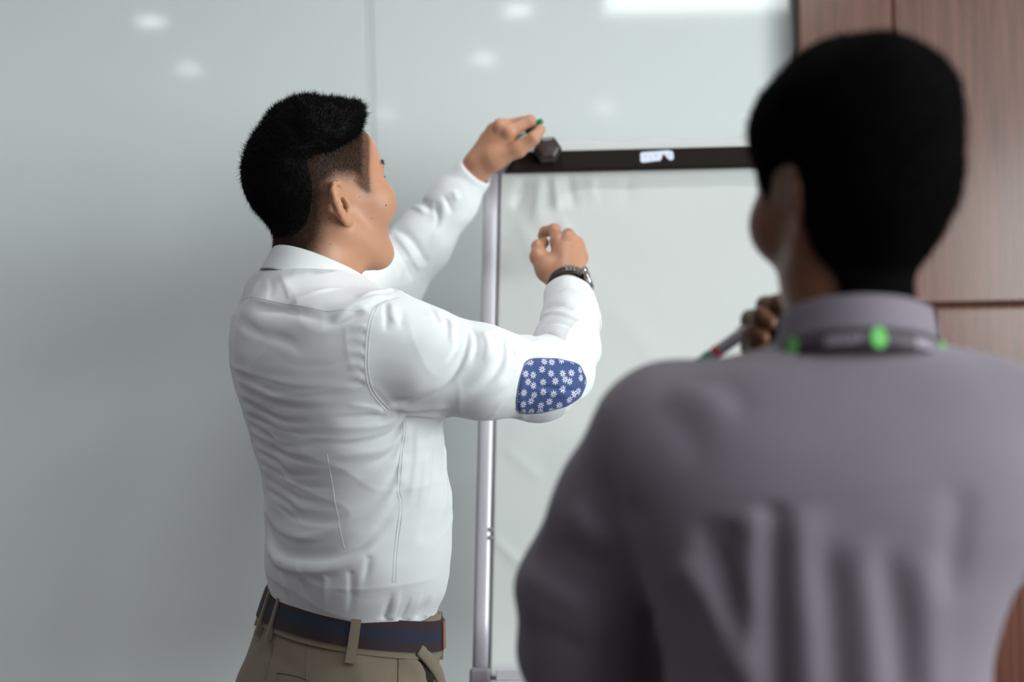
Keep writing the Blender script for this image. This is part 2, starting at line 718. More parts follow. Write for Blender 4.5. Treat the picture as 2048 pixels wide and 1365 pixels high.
flo = box('floor', (LWX - 0.15, BWY - 0.15, -0.08), (RWX + 0.15, GY + 0.15, 0.0), MAT['floor'])
tag(flo, kind='structure')
ce = box('ceiling', (LWX - 0.15, BWY - 0.15, CEIL), (RWX + 0.15, GY + 0.15, CEIL + 0.1), MAT['ceiling'])
tag(ce, kind='structure')
wl = box('wall_left', (LWX - 0.15, BWY - 0.15, 0), (LWX, GY + 0.15, CEIL), MAT['wall'])
tag(wl, kind='structure')


def wall_with_windows(name, axis, pos, thick, u0, u1, wins, first_n):
    """axis 'x': wall plane at x = pos running along y; 'y': at y = pos running along x."""
    w = empty(name, (0, 0, 0), kind='structure')
    def bb(nm, ua, ub, za, zb, m, d0=0.0, d1=None, parent=w, bev=0.0):
        d1 = thick if d1 is None else d1
        p0, p1 = sorted((pos + d0 * sgn, pos + d1 * sgn))
        if axis == 'x':
            return box(nm, (p0, ua, za), (p1, ub, zb), m, parent, bev)
        return box(nm, (ua, p0, za), (ub, p1, zb), m, parent, bev)
    sgn = 1 if axis == 'x' else -1
    cuts = sorted(wins)
    u = u0
    for (a, b, z0, z1, _r) in cuts:
        bb('wall_pier', u, a, 0, CEIL, MAT['wall'])
        bb('wall_sill', a, b, 0, z0, MAT['wall'])
        bb('wall_head', a, b, z1, CEIL, MAT['wall'])
        u = b
    bb('wall_pier', u, u1, 0, CEIL, MAT['wall'])
    for i, (a, b, z0, z1, _r) in enumerate(cuts):
        we = empty('window_%d' % (first_n + i), (0, 0, 0), kind='structure')
        bb('pane', a + 0.03, b - 0.03, z0 + 0.03, z1 - 0.03, MAT['pane'], 0.10, 0.106, we)
        for (ua, ub, za, zb) in ((a, a + 0.05, z0, z1), (b - 0.05, b, z0, z1), (a + 0.05, b - 0.05, z0, z0 + 0.05),
                                 (a + 0.05, b - 0.05, z1 - 0.05, z1), ((a + b) / 2 - 0.02, (a + b) / 2 + 0.02, z0 + 0.05, z1 - 0.05)):
            bb('window_frame', ua, ub, za, zb, MAT['alu'], 0.08, 0.14, we, 0.003)


wall_with_windows('wall_right', 'x', RWX, 0.15, BWY - 0.15, GY + 0.15, WIN_R, 1)
wall_with_windows('wall_rear', 'y', BWY, 0.15, LWX, RWX, WIN_B, 3)


# ------------------------------------------------------------------ ceiling lamps (seen as reflections in the glass wall, plus added fill lamps)
def mirror_on_ceiling(px, py):
    """the point of the ceiling whose mirror image in the glass shows at this pixel."""
    d = ray(px, py)
    t = (CEIL - EYE[2]) / d[2]
    p = EYE + d * t
    return np.array([p[0], 2 * GY - p[1], CEIL])


def downlight(p, label, watts=8.0):
    e = empty('ceiling_downlight', (p[0], p[1], CEIL), label, 'ceiling light', 'recessed ceiling downlights')
    lathe('trim_ring', [(0.062, -0.006), (0.076, -0.006), (0.078, 0.0), (0.062, 0.0)], MAT['white_plastic'],
          (p[0], p[1], CEIL - 0.001), n=40, parent=e, ring=True)
    ld = bpy.data.lights.new('downlight_lamp', 'SPOT')
    ld.energy = watts
    ld.color = (1.0, 0.95, 0.99)
    ld.spot_size, ld.spot_blend, ld.shadow_soft_size = math.radians(130), 1.0, 0.05
    lo = bpy.data.objects.new('downlight_lamp', ld)
    lo.location = (0, 0, -0.02)
    lo.parent = e
    COL.objects.link(lo)
    lathe('diffuser', [(0.0005, -0.004), (0.061, -0.004), (0.061, -0.001), (0.0005, -0.001)], MAT['lamp'],
          (p[0], p[1], CEIL - 0.001), n=40, parent=e)


DL = [(302, 40, 'round ceiling downlight reflected highest at the left of the glass wall'),
      (1035, 18, 'round ceiling downlight reflected at the top middle of the glass wall'),
      (378, 135, 'round ceiling downlight reflected at the left, below the highest left reflection'),
      (968, 115, 'round ceiling downlight reflected above the raised hand with the marker'),
      (770, 226, 'round ceiling downlight reflected beside the forehead of the man in white'),
      (1210, 213, 'round ceiling downlight reflected above the black clamp bar of the flip chart')]
for px_, py_, lb in DL:
    downlight(mirror_on_ceiling(px_, py_), lb, 3.0)

for x_, y_, lb in ((-1.45, 2.05, 'added unseen fill downlight close to the left part of the glass wall'), (0.02, 2.05, 'added unseen fill downlight close to the glass wall above the flip chart'),
                   (1.60, 1.25, 'added unseen fill downlight in front of the wood panelling')):
    downlight(np.array([x_, y_, CEIL]), lb, 20.0)  # added fill lamps out of view, built like the reflected downlights

# large ceiling panel above the second man, its reflection shows at the top of the glass
pa = mirror_on_ceiling(1330, 22)
pb = mirror_on_ceiling(1545, 22)
pl = empty('ceiling_panel_light', ((pa[0] + pb[0]) / 2, pa[1] + 0.3, CEIL),
           'large rectangular ceiling panel light reflected at the top right of the glass', 'ceiling light')
cx_, cy_ = (pa[0] + pb[0]) / 2 - 0.08, pa[1] + 0.32
hw, hx = 0.31, 0.43
for (x0, x1, y0, y1) in ((-hx, hx, -hw, -hw + 0.02), (-hx, hx, hw - 0.02, hw), (-hx, -hx + 0.02, -hw + 0.02, hw - 0.02), (hx - 0.02, hx, -hw + 0.02, hw - 0.02)):
    box('panel_frame', (cx_ + x0, cy_ + y0, CEIL - 0.014), (cx_ + x1, cy_ + y1, CEIL - 0.001), MAT['white_plastic'], pl, bevel=0.002)
box('diffuser', (cx_ - hx + 0.02, cy_ - hw + 0.02, CEIL - 0.01), (cx_ + hx - 0.02, cy_ + hw - 0.02, CEIL - 0.002), MAT['panel'], pl)

# ------------------------------------------------------------------ flip chart easel and its paper
MAT['post'] = mat('satin_silver_post', (0.50, 0.485, 0.53), rough=0.42, metal=0.35, spec=0.5)
MAT['clamp'] = mat('black_clamp', (0.009, 0.005, 0.004), rough=0.6, spec=0.15)
MAT['knob'] = mat('dark_knob', (0.03, 0.018, 0.02), rough=0.32)
MAT['cap'] = mat('grey_plastic_cap', (0.22, 0.19, 0.22), rough=0.5)
MAT['board'] = mat('board_steel', (0.6, 0.6, 0.62), rough=0.45)
MAT['paper'] = mat('flip_chart_paper', (0.535, 0.555, 0.545), rough=0.85, bump=(900, 0.08, 0.0005), vary=(7, 0.04, (1, 1, 1)))
MAT['paper_edge'] = mat('paper_edges', (0.42, 0.37, 0.31), rough=0.9)
MAT['sticker'] = mat('sticker_white', (0.62, 0.68, 0.80), rough=0.4)
MAT['sticker_ink'] = mat('sticker_ink', (0.28, 0.40, 0.52), rough=0.5)
MAT['rubber'] = mat('rubber', (0.02, 0.02, 0.02), rough=0.8)

TL = at(1001, 343, 2.42)
BL = at(980, 1357, 2.23)
CX = np.array([math.cos(math.radians(1.5)), -math.sin(math.radians(1.5)), 0.0])
CV = (BL - TL) / np.linalg.norm(BL - TL)
CN = np.cross(CX, CV)
CN = CN / np.linalg.norm(CN)
if CN[1] > 0:
    CN = -CN
CH = float(np.linalg.norm(BL - TL))
CW = 0.62


def bp(u, v, n=0.0):
    return TL + u * CX + v * CV + n * CN


BM = Matrix(((CX[0], CV[0], CN[0], TL[0]), (CX[1], CV[1], CN[1], TL[1]), (CX[2], CV[2], CN[2], TL[2]), (0, 0, 0, 1)))
pc = bp(CW / 2, CH)
es = empty('flip_chart_easel', (pc[0], pc[1], 0), 'silver flip chart easel with a black clamp bar across its top', 'easel')
box('board', (-0.004, -0.030, -0.022), (CW + 0.004, CH + 0.004, -0.012), MAT['board'], es, 0.002, BM)


def post(u, name='side_post', v0=-0.004, v1=None):
    v1 = CH - 0.016 if v1 is None else v1
    path = [bp(u, v, -0.004) for v in np.linspace(v0, v1, 12)]
    a = np.linspace(0, 2 * math.pi, 20, endpoint=False)
    pr = np.stack([0.0128 * np.sign(np.cos(a)) * np.abs(np.cos(a)) ** 0.7, 0.010 * np.sign(np.sin(a)) * np.abs(np.sin(a)) ** 0.7], -1)
    v, f = sweep(path, lambda i: pr, 20, up=CN)
    return mk(name, v, f, MAT['post'], es)


post(-0.0155)
post(CW + 0.0155)
# small clips and scuffs along the left post
for vv in (0.41, 0.605, 0.618):
    box('post_clip', (-0.006, vv, 0.0055), (0.001, vv + 0.006, 0.0085), MAT['cap'], es, 0.001, BM)
for u in (-0.0155, CW + 0.0155):
    box('corner_cap', (u - 0.0165, CH - 0.016, -0.018), (u + 0.0165, CH + 0.055, 0.012), MAT['cap'], es, 0.005, BM)
    foot = bp(u, CH + 0.055, -0.004)
    d = (CV + CX * (-0.16 if u < 0 else 0.16))
    d /= np.linalg.norm(d)
    end = foot + d * ((foot[2] - 0.012) / -d[2])
    lg = tube('leg', np.linspace(bp(u, CH + 0.045, -0.004), end, 6), 0.0105, MAT['post'], es, 14)
    lathe('foot_tip', [(0.010, 0), (0.015, 0.002), (0.015, 0.02), (0.011, 0.03)], MAT['rubber'], (end[0], end[1], 0.0), n=20, parent=es)
rt = bp(CW / 2, 0.05, -0.03)
rend = np.array([rt[0], 2.86, 0.012])
tube('leg', np.linspace(rt, rend, 6), 0.0105, MAT['post'], es, 14)
lathe('foot_tip', [(0.010, 0), (0.015, 0.002), (0.015, 0.02), (0.011, 0.03)], MAT['rubber'], (rend[0], rend[1], 0.0), n=20, parent=es)
# pen tray
box('pen_tray', (0.012, CH + 0.004, -0.012), (CW - 0.012, CH + 0.012, 0.062), MAT['post'], es, 0.002, BM)
box('tray_lip', (0.012, CH - 0.012, 0.058), (CW - 0.012, CH + 0.004, 0.062), MAT['post'], es, 0.001, BM)

# clamp bar with slanted ends
bm = bmesh.new()
ptsb = [(0.030, -0.028), (CW - 0.03, -0.028), (CW - 0.007, 0.0075), (0.007, 0.0075)]
lo_ = [bm.verts.new(Vector(bp(u, v, 0.006))) for u, v in ptsb]
hi_ = [bm.verts.new(Vector(bp(u, v, 0.020))) for u, v in ptsb]
bm.faces.new(hi_)
bm.faces.new(lo_[::-1])
for i in range(4):
    j = (i + 1) % 4
    bm.faces.new((lo_[i], lo_[j], hi_[j], hi_[i]))
bmesh.ops.recalc_face_normals(bm, faces=bm.faces)
bmesh.ops.bevel(bm, geom=bm.edges[:], offset=0.003, segments=3, affect='EDGES', profile=0.5)
bar = mk_bm('clamp_bar', bm, MAT['clamp'], es)
for u in (0.080, CW - 0.08):
    prof = [(0.012, 0.0), (0.024, 0.004), (0.0245, 0.020), (0.018, 0.027), (0.0005, 0.028)]
    k = lathe('clamp_knob', prof, MAT['knob'], bp(u, -0.0235, 0.0195), axis=CN, n=6, parent=es, smooth=False)
    bv = k.modifiers.new('bevel', 'BEVEL')
    bv.width, bv.segments = 0.002, 2
# torn sticker on the bar
su = (1279 - 1001) / 1178.0
outl = [(0.0005, 0.002), (0.003, 0.0), (0.036, -0.0015), (0.046, -0.0025), (0.0545, -0.0005), (0.0565, 0.006), (0.056, 0.0135),
        (0.0525, 0.0155), (0.048, 0.014), (0.043, 0.008), (0.0405, 0.0045), (0.038, 0.0045), (0.0365, 0.011), (0.034, 0.0155), (0.004, 0.0185), (0.0005, 0.016)]
v0 = -0.0205
NV = len(outl)
sv = [bp(su + a, v0 + b, 0.0203) for a, b in outl] + [bp(su + a, v0 + b, 0.0207) for a, b in outl]
sf = [tuple(range(NV))[::-1], tuple(range(NV, 2 * NV))] + [(i, (i + 1) % NV, NV + (i + 1) % NV, NV + i) for i in range(NV)]
stk = mk('sticker', sv, sf, MAT['sticker'], es, smooth=False)
stk['label'] = 'torn white sticker with faint blue letters'


def stroke(pts, w=0.0007):
    pa = [bp(su + a, v0 + b, 0.0209) for a, b in pts]
    return sweep(pa, lambda i: np.array([[-w, -0.00012], [w, -0.00012], [w, 0.00012], [-w, 0.00012]]), 4, up=CN)


for pts in ([(0.0095, 0.0045), (0.008, 0.0075), (0.0095, 0.011)], [(0.0165, 0.0055), (0.0165, 0.009), (0.0185, 0.0108)],
            [(0.0265, 0.004), (0.0245, 0.0075), (0.0275, 0.0065), (0.027, 0.0105)], [(0.0475, 0.004), (0.0495, 0.0085), (0.0515, 0.005)]):
    v_, f_ = stroke(pts)
    mk('sticker_letter', v_, f_, MAT['sticker_ink'], stk, smooth=False)

# paper pad held by the clamp
pr = empty('flip_chart_pad', (pc[0], pc[1], 0), 'pad of blank off-white paper hanging on the flip chart easel', 'paper pad')
box('under_sheets', (0.004, -0.048, -0.011), (CW - 0.004, CH - 0.001, -0.0035), MAT['paper_edge'], pr, 0.001, BM)
nu, nv = 140, 170
U_, V_ = np.meshgrid(np.linspace(0, CW, nu), np.linspace(-0.052, CH - 0.002, nv), indexing='ij')
uu, vv = U_.ravel(), V_.ravel()
hgt = np.zeros_like(uu)
nz = Noise(5, 9.0)
nz2 = Noise(6, 26.0)
P3 = np.column_stack([uu, vv, np.zeros_like(uu)])
free = sstep(vv, 0.0, 0.12)
hgt += 0.0011 * nz(P3) * free + 0.0005 * nz2(P3) * free
def ridge(x0, y0, x1, y1, A, w, fade=0.25):
    a, b = np.array([x0, y0]), np.array([x1, y1])
    ab = b - a
    q = P3[:, :2] - a
    t = np.clip(q @ ab / (ab @ ab), 0, 1)
    d = np.linalg.norm(q - t[:, None] * ab, axis=1)
    e = np.clip(np.minimum((t + 0.001) / fade, (1 - t) / fade), 0, 1)
    return A * np.exp(-(d / w) ** 2) * e
def pu(px, py):
    return ((px - 1001) / 1178.0, (py - 343) / 1190.0)
for (xa, ya, xb, yb, A, w) in ((1082, 352, 1072, 460, 0.004, 0.010), (1108, 350, 1118, 440, 0.0045, 0.008), (1118, 440, 1160, 520, 0.002, 0.008),
                               (1135, 350, 1150, 430, -0.003, 0.008), (1050, 352, 1030, 430, -0.0035, 0.010), (1002, 488, 1085, 482, 0.0022, 0.004),
                               (1002, 500, 1070, 492, -0.0015, 0.004), (1030, 430, 1100, 590, 0.0018, 0.012), (1180, 350, 1190, 420, 0.0018, 0.009),
                               (1260, 350, 1250, 430, -0.0012, 0.01), (1000, 1080, 1060, 1140, 0.0018, 0.008), (1060, 1140, 1100, 1060, -0.0015, 0.008),
                               (1010, 900, 1100, 980, 0.0012, 0.010), (1200, 600, 1360, 800, 0.0010, 0.02), (1150, 900, 1260, 760, -0.0010, 0.02)):
    a, b = pu(xa, ya), pu(xb, yb)
    hgt += ridge(a[0], a[1], b[0], b[1], A, w)
# the sheet's free left edge ripples a little
hgt += 0.0016 * np.sin(vv * 23 + 0.7) * np.exp(-(uu / 0.03) ** 2) * free
hgt = np.maximum(hgt, -0.003) + 0.0005
hgt = np.where(vv < 0.004, np.minimum(hgt, 0.0045), hgt)
# ragged torn top edge
vv2 = np.where(vv < -0.048, vv + 0.0035 * nz2(P3 * 2.5), vv)
gv = TL + uu[:, None] * CX + vv2[:, None] * CV + hgt[:, None] * CN
ids = np.arange(nu * nv).reshape(nu, nv)
gq = np.stack([ids[:-1, :-1].ravel(), ids[:-1, 1:].ravel(), ids[1:, 1:].ravel(), ids[1:, :-1].ravel()], 1)
sh = mk('front_sheet', gv, gq, MAT['paper'], pr)
so = sh.modifiers.new('thickness', 'SOLIDIFY')
so.thickness = 0.0006
so.offset = -1

# ------------------------------------------------------------------ people: shared builders
def A3(*t):
    return at(float(t[0]), float(t[1]), float(t[2]))


class Head:
    def __init__(self, C, fr, s, wide=1.0, flare=19.0, ear_in=0.0):
        self.flare, self.ear_in = flare, ear_in
        self.C, self.fr, self.s = np.asarray(C, float), fr, s
        self.frf = fr.astype(F32)
        self.wide = wide

    def local(self, p):
        return ((p - self.C.astype(p.dtype)) @ (self.frf if p.dtype == F32 else self.fr)) / p.dtype.type(self.s)

    def world(self, q):
        return self.C + (np.asarray(q, float) * self.s) @ self.fr.T

    # canonical head: x right, y forward, z up, origin between the ears
    def skull(self, q):
        d = ell(q, (0, -0.010, 0.046), (0.0765, 0.096, 0.084))
        d = smin(d, ell(q, (0, 0.032, 0.02), (0.064, 0.062, 0.075)), 0.03)
        d = smin(d, ell(q, (0, 0.036, 0.058), (0.062, 0.062, 0.046)), 0.02)
        d = smin(d, ell(q, (0, 0.031, -0.042), (0.060, 0.060, 0.070)), 0.03)
        x = np.abs(q[:, 0])
        m = np.stack([x, q[:, 1], q[:, 2]], 1)
        d = smin(d, rcone(m, (0.052, -0.002, -0.045), (0.022, 0.062, -0.095), 0.018, 0.017), 0.025)
        d = smin(d, sph(m, (0.009, 0.065, -0.097), 0.0185), 0.02)
        d = smin(d, ell(m, (0.048, 0.062, -0.018), (0.026, 0.029, 0.032)), 0.022)
        d = smin(d, rcone(m, (0.006, 0.086, 0.030), (0.042, 0.074, 0.030), 0.010, 0.010), 0.018)
        # eye socket, eyelids
        d = smax(d, -ell(m, (0.031, 0.098, 0.012), (0.017, 0.020, 0.011)), 0.012)
        d = smin(d, sph(m, (0.031, 0.0755, 0.012), 0.0132), 0.006)
        slit = ell(m, (0.031, 0.090, 0.011), (0.0125, 0.008, 0.0035))
        d = smax(d, -slit, 0.002)
        # nose
        d = smin(d, rcone(q, (0, 0.086, 0.026), (0, 0.108, -0.022), 0.0075, 0.0115), 0.010)
        d = smin(d, sph(m, (0.0115, 0.098, -0.027), 0.0085), 0.006)
        d = smax(d, -ell(m, (0.006, 0.104, -0.036), (0.0035, 0.005, 0.004)), 0.003)
        # mouth with a slight smile
        d = smin(d, ell(m, (0.008, 0.082, -0.052), (0.020, 0.010, 0.0055)), 0.007)
        d = smin(d, ell(m, (0.006, 0.081, -0.064), (0.017, 0.010, 0.0065)), 0.007)
        d = smax(d, -rcone(m, (0.0, 0.093, -0.0578), (0.024, 0.080, -0.054), 0.0018, 0.0016), 0.003)
        d = smax(d, -ell(q, (0, 0.092, -0.079), (0.018, 0.007, 0.004)), 0.008)
        return d

    def ear(self, q, sg):
        m = q.copy()
        m[:, 0] *= F32(sg)
        a, t = math.radians(self.flare), math.radians(12)
        n = np.array([math.cos(a), math.sin(a), 0])        # outward normal, turned so that the rear rim stands off
        f = np.array([-math.sin(a), math.cos(a), 0])
        up = np.array([0, 0, 1.0])
        up2 = up * math.cos(t) - f * math.sin(t)
        f2 = f * math.cos(t) + up * math.sin(t)
        B = np.stack([f2, up2, n], 1).astype(F32)
        e = (m - np.array([0.0715 - self.ear_in, -0.012, -0.004], F32)) @ B
        d = ell(e, (-0.004, 0.001, 0.005), (0.0165, 0.029, 0.0048))
        rim = [(0.010, 0.004, 0.002), (0.010, 0.018, 0.007), (0.004, 0.028, 0.010), (-0.007, 0.0305, 0.0125), (-0.016, 0.024, 0.0145), (-0.0195, 0.011, 0.0155),
               (-0.0185, -0.004, 0.014), (-0.014, -0.017, 0.011), (-0.007, -0.026, 0.007)]
        r = [0.003, 0.0032, 0.0036, 0.004, 0.0042, 0.0042, 0.004, 0.0038, 0.0040]
        d = smin(d, chain(e, rim, r, 0.003), 0.004)
        ah = [(-0.002, 0.021, 0.008), (-0.008, 0.012, 0.0105), (-0.010, 0.0, 0.0110), (-0.007, -0.011, 0.009), (-0.001, -0.017, 0.007)]
        d = smin(d, chain(e, ah, [0.002, 0.003, 0.0034, 0.0034, 0.003], 0.003), 0.004)
        d = smax(d, -ell(e, (0.001, -0.004, 0.008), (0.0082, 0.0115, 0.0095)), 0.003)
        d = smax(d, -ell(e, (0.004, -0.005, 0.000), (0.0045, 0.0060, 0.010)), 0.003)
        d = smax(d, -ell(e, (-0.0055, 0.019, 0.0125), (0.0035, 0.008, 0.0035)), 0.003)
        d = smin(d, ell(e, (0.000, -0.0275, 0.005), (0.0085, 0.0085, 0.0042)), 0.005)
        d = smin(d, ell(e, (0.0105, -0.005, 0.004), (0.004, 0.0065, 0.0055)), 0.004)
        return d

    def sdf(self, p):
        q = self.local(p)
        q = q / np.array([self.wide, 1, 1], F32)
        d = self.skull(q)
        e = np.minimum(self.ear(q, 1), self.ear(q, -1))
        return (smin(d, e, 0.005) * F32(self.s)).astype(F32)

    def skull_w(self, p):
        return (self.skull(self.local(p) / np.array([self.wide, 1, 1], F32)) * F32(self.s)).astype(F32)


HAIR_POLY = [(0.12, 0.085), (0.094, 0.090), (0.080, 0.076), (0.066, 0.058), (0.056, 0.035), (0.051, 0.014), (0.046, -0.003), (0.036, -0.004), (0.026, 0.006),
             (0.014, 0.019), (-0.006, 0.024), (-0.018, 0.018), (-0.021, 0.004), (-0.024, -0.028), (-0.040, -0.056), (-0.072, -0.086), (-0.16, -0.096), (-0.16, 0.2), (0.12, 0.2)]
HAIR_POLY2 = HAIR_POLY[:13] + [(-0.014, -0.030), (-0.012, -0.060), (-0.016, -0.105), (-0.03, -0.140), (-0.16, -0.150), (-0.16, 0.2), (0.12, 0.2)]




def strands(name, pts, nrm, dirs, length, width, mat_, parent, curl=0.3, seed=1, segs=2):
    """short hairs as slim tapering three-sided blades."""
    r = np.random.default_rng(seed)
    N = len(pts)
    d0 = dirs / np.linalg.norm(dirs, axis=1)[:, None]
    side = np.cross(d0, r.normal(size=(N, 3)))
    side /= np.linalg.norm(side, axis=1)[:, None]
    s2 = np.cross(d0, side)
    bend = r.normal(size=(N, 3)) * curl
    vs = []
    W = np.broadcast_to(np.asarray(width, float), (N,))
    L = np.broadcast_to(np.asarray(length, float), (N,))
    for i in range(segs + 1):
        t = i / segs
        c = pts + d0 * (L * t)[:, None] + bend * (L * t * t)[:, None]
        w = (W * (1 - t) ** 0.8)[:, None]
        if i < segs:
            for k in range(3):
                a = 2 * math.pi * k / 3
                vs.append(c + (side * math.cos(a) + s2 * math.sin(a)) * w)
        else:
            vs.append(c)
    V = np.stack(vs, 1)                       # N, nv, 3
    nvv = V.shape[1]
    f = []
    for i in range(segs - 1):
        for k in range(3):
            a, b = i * 3 + k, i * 3 + (k + 1) % 3
            f += [(a, b, b + 3), (a, b + 3, a + 3)]
    tip, base = nvv - 1, (segs - 1) * 3
    for k in range(3):
        f.append((base + k, base + (k + 1) % 3, tip))
    f = np.array(f)
    faces = (f[None] + (np.arange(N) * nvv)[:, None, None]).reshape(-1, 3)
    o = mk(name, V.reshape(-1, 3), faces, mat_, parent)
    return o


def sample_faces(v, q, n, weight, seed):
    r = np.random.default_rng(seed)
    a, b, c, d = v[q[:, 0]], v[q[:, 1]], v[q[:, 2]], v[q[:, 3]]
    ar = 0.5 * np.linalg.norm(np.cross(c - a, d - b), axis=1)
    w = ar * weight[q].mean(1)
    cdf = np.cumsum(w)
    i = np.searchsorted(cdf, r.uniform(0, cdf[-1], n))
    s, t = r.uniform(size=(n, 1)), r.uniform(size=(n, 1))
    return (a[i] * (1 - s) + b[i] * s) * (1 - t) + (d[i] * (1 - s) + c[i] * s) * t, i


def hand_sdf(J):
    """J: wrist, thumb [4], fingers [4][4] of world points; radii in metres."""
    W = J['wrist']
    s = J.get('s', 1.0)
    def f(p):
        w2 = J['wrist2']
        d = rcone(p, w2, W, 0.0255 * s, 0.0235 * s)
        for k, fg in enumerate(J['fingers']):
            base = W + (fg[0] - W) * 0.18
            off = J['mc'][k]
            d = smin(d, rcone(p, base, fg[0] + off, 0.0165 * s, 0.0120 * s), 0.014)
        th = J['thumb']
        d = smin(d, rcone(p, W + (th[0] - W) * 0.3, th[0], 0.0175 * s, 0.0165 * s), 0.014)
        d = smin(d, rcone(p, th[0], th[1], 0.0165 * s, 0.0125 * s), 0.014)
        t = chain(p, th[1:], [0.0120 * s, 0.0108 * s, 0.0082 * s], 0.004)
        d = smin(d, t, 0.008)
        fr = [(0.0105, 0.0095, 0.0083, 0.0070), (0.0108, 0.0097, 0.0085, 0.0072), (0.0103, 0.0092, 0.0080, 0.0068), (0.0092, 0.0082, 0.0072, 0.0062)]
        fd = None
        for k, fg in enumerate(J['fingers']):
            c = chain(p, fg, [x * s for x in fr[k]], 0.004)
            c = smin(c, sph(p, fg[0] + J.get('kn', np.zeros(3)), 0.0112 * s), 0.006)
            fd = c if fd is None else smin(fd, c, 0.0018)
        return smin(d, fd, 0.006)
    pts = np.array([W] + list(J['thumb']) + [x for fg in J['fingers'] for x in fg])
    c = (pts.max(0) + pts.min(0)) / 2
    R = np.linalg.norm(pts - c, axis=1).max() + 0.03
    return f, c, R


def ring_band(center, R, F, U, a, b, prof, phi0, phi1, n, name, mat_, parent, mod=None, closed=False):
    """sweep a closed profile [(radial, axial)] around an elliptical ring."""
    ph = np.linspace(phi0, phi1, n, endpoint=not closed)
    prof = np.asarray(prof, float)
    K = len(prof)
    vs = []
    for i, p in enumerate(np.radians(ph)):
        c, s = math.cos(p), math.sin(p)
        nrm = np.array([c / a, s / b])
        nrm /= np.linalg.norm(nrm)
        pr = prof if mod is None else mod(math.degrees(p), prof.copy())
        for (rr, zz) in pr:
            vs.append(center + R * (a * c + nrm[0] * rr) + F * (b * s + nrm[1] * rr) + U * zz)
    fs = []
    m = n if closed else n - 1
    for i in range(m):
        for j in range(K):
            a0, b0 = i * K + j, i * K + (j + 1) % K
            a1, b1 = ((i + 1) % n) * K + j, ((i + 1) % n) * K + (j + 1) % K
            fs.append((a0, b0, b1, a1))
    if not closed:
        fs.append(tuple(range(K))[::-1])
        fs.append(tuple(range((n - 1) * K, n * K)))
    bm = bmesh.new()
    vv_ = [bm.verts.new(Vector(v)) for v in vs]
    for f in fs:
        bm.faces.new([vv_[i] for i in f])
    o = mk_bm(name, bm, mat_, parent, smooth=True)
    return o


def cuff(name, path, rad, mat_, parent, th=0.003, up=(0, 0, 1), rb=1.0):
    """a hollow band of cloth around the wrist: outer wall, rolled ends, inner wall."""
    path = np.asarray(path, float)
    N = 10
    P = catmull(path, N)
    r = np.interp(np.linspace(0, 1, N), np.linspace(0, 1, len(rad)), rad)
    pp = np.concatenate([P, P[::-1]])
    rr = np.concatenate([r, r[::-1] - th])
    T = np.gradient(P, axis=0)
    T /= np.linalg.norm(T, axis=1)[:, None]
    T = np.concatenate([T, T[::-1]])
    n = 40
    a = np.linspace(0, 2 * math.pi, n, endpoint=False)
    X = np.cross(T[0], np.asarray(up, float))
    vs = []
    for i in range(2 * N):
        X = X - T[i] * X.dot(T[i])
        X /= np.linalg.norm(X)
        Yv = np.cross(X, T[i])
        w = 1 + 0.03 * np.sin(3 * a + 1.0) + 0.015 * np.sin(5 * a)
        vs.append(pp[i] + rr[i] * w[:, None] * (np.cos(a)[:, None] * X + rb * np.sin(a)[:, None] * Yv))
    v = np.concatenate(vs)
    f = []
    for i in range(2 * N):
        k = (i + 1) % (2 * N)
        for j in range(n):
            f.append((i * n + j, i * n + (j + 1) % n, k * n + (j + 1) % n, k * n + j))
    bm = bmesh.new()
    vv_ = [bm.verts.new(Vector(x)) for x in v]
    for q in f:
        bm.faces.new([vv_[i] for i in q])
    o = mk_bm(name, bm, mat_, parent, smooth=True)
    return o


def seam(name, pts, mat_, parent, r=0.0007):
    P = catmull(pts, max(12, len(pts) * 8))
    return tube(name, P, r, mat_, parent, 6)


def shoe(name, toe, heel, mat_, sole_mat, parent):
    toe, heel = np.asarray(toe, float), np.asarray(heel, float)
    d = (toe - heel) / np.linalg.norm(toe - heel)
    s = np.array([d[1], -d[0], 0])
    L = np.linalg.norm(toe - heel)
    def f(p):
        q = (p - heel.astype(F32))
        y, x, z = q @ d.astype(F32), q @ s.astype(F32), q[:, 2]
        m = np.stack([x, y, z], 1)
        a = ell(m, (0, L * 0.68, 0.03), (0.047, L * 0.34, 0.038))
        b = ell(m, (0, L * 0.25, 0.045), (0.037, L * 0.27, 0.055))
        c = rcone(m, (0, L * 0.22, 0.05), (0, L * 0.22, 0.12), 0.042, 0.048)
        dd = smin(smin(a, b, 0.03), c, 0.03)
        return smax(dd, -(z - F32(0.012)), 0.006)
    lo = np.minimum(toe, heel) - 0.08
    hi = np.maximum(toe, heel) + np.array([0.08, 0.08, 0.2])
    v, q = mesh_sdf(f, lo, hi, 0.007, levels=3)
    o = mk(name, v, q, mat_, parent)
    n = 28
    a = np.linspace(0, 2 * math.pi, n, endpoint=False)
    w = 0.042 + 0.010 * np.sin(a).clip(0, 1)
    base = heel + d * (L / 2)
    ring = base + (np.cos(a) * w)[:, None] * s + (np.sin(a) * (L / 2 + 0.012))[:, None] * d
    ring[:, 2] = 0.0
    top = ring.copy()
    top[:, 2] = 0.016
    mk('sole', np.concatenate([ring, top]), [tuple(range(n))[::-1], tuple(range(n, 2 * n))] + [(i, (i + 1) % n, n + (i + 1) % n, n + i) for i in range(n)],
       sole_mat, o, smooth=False)
    return o


def box_keep(boxes_in=None, boxes_out=None):
    def k(P, s):
        m = np.ones(len(P), bool)
        for lo, hi in (boxes_out or []):
            m &= ~((P > lo + s) & (P < hi - s)).all(1)
        return m
    return k

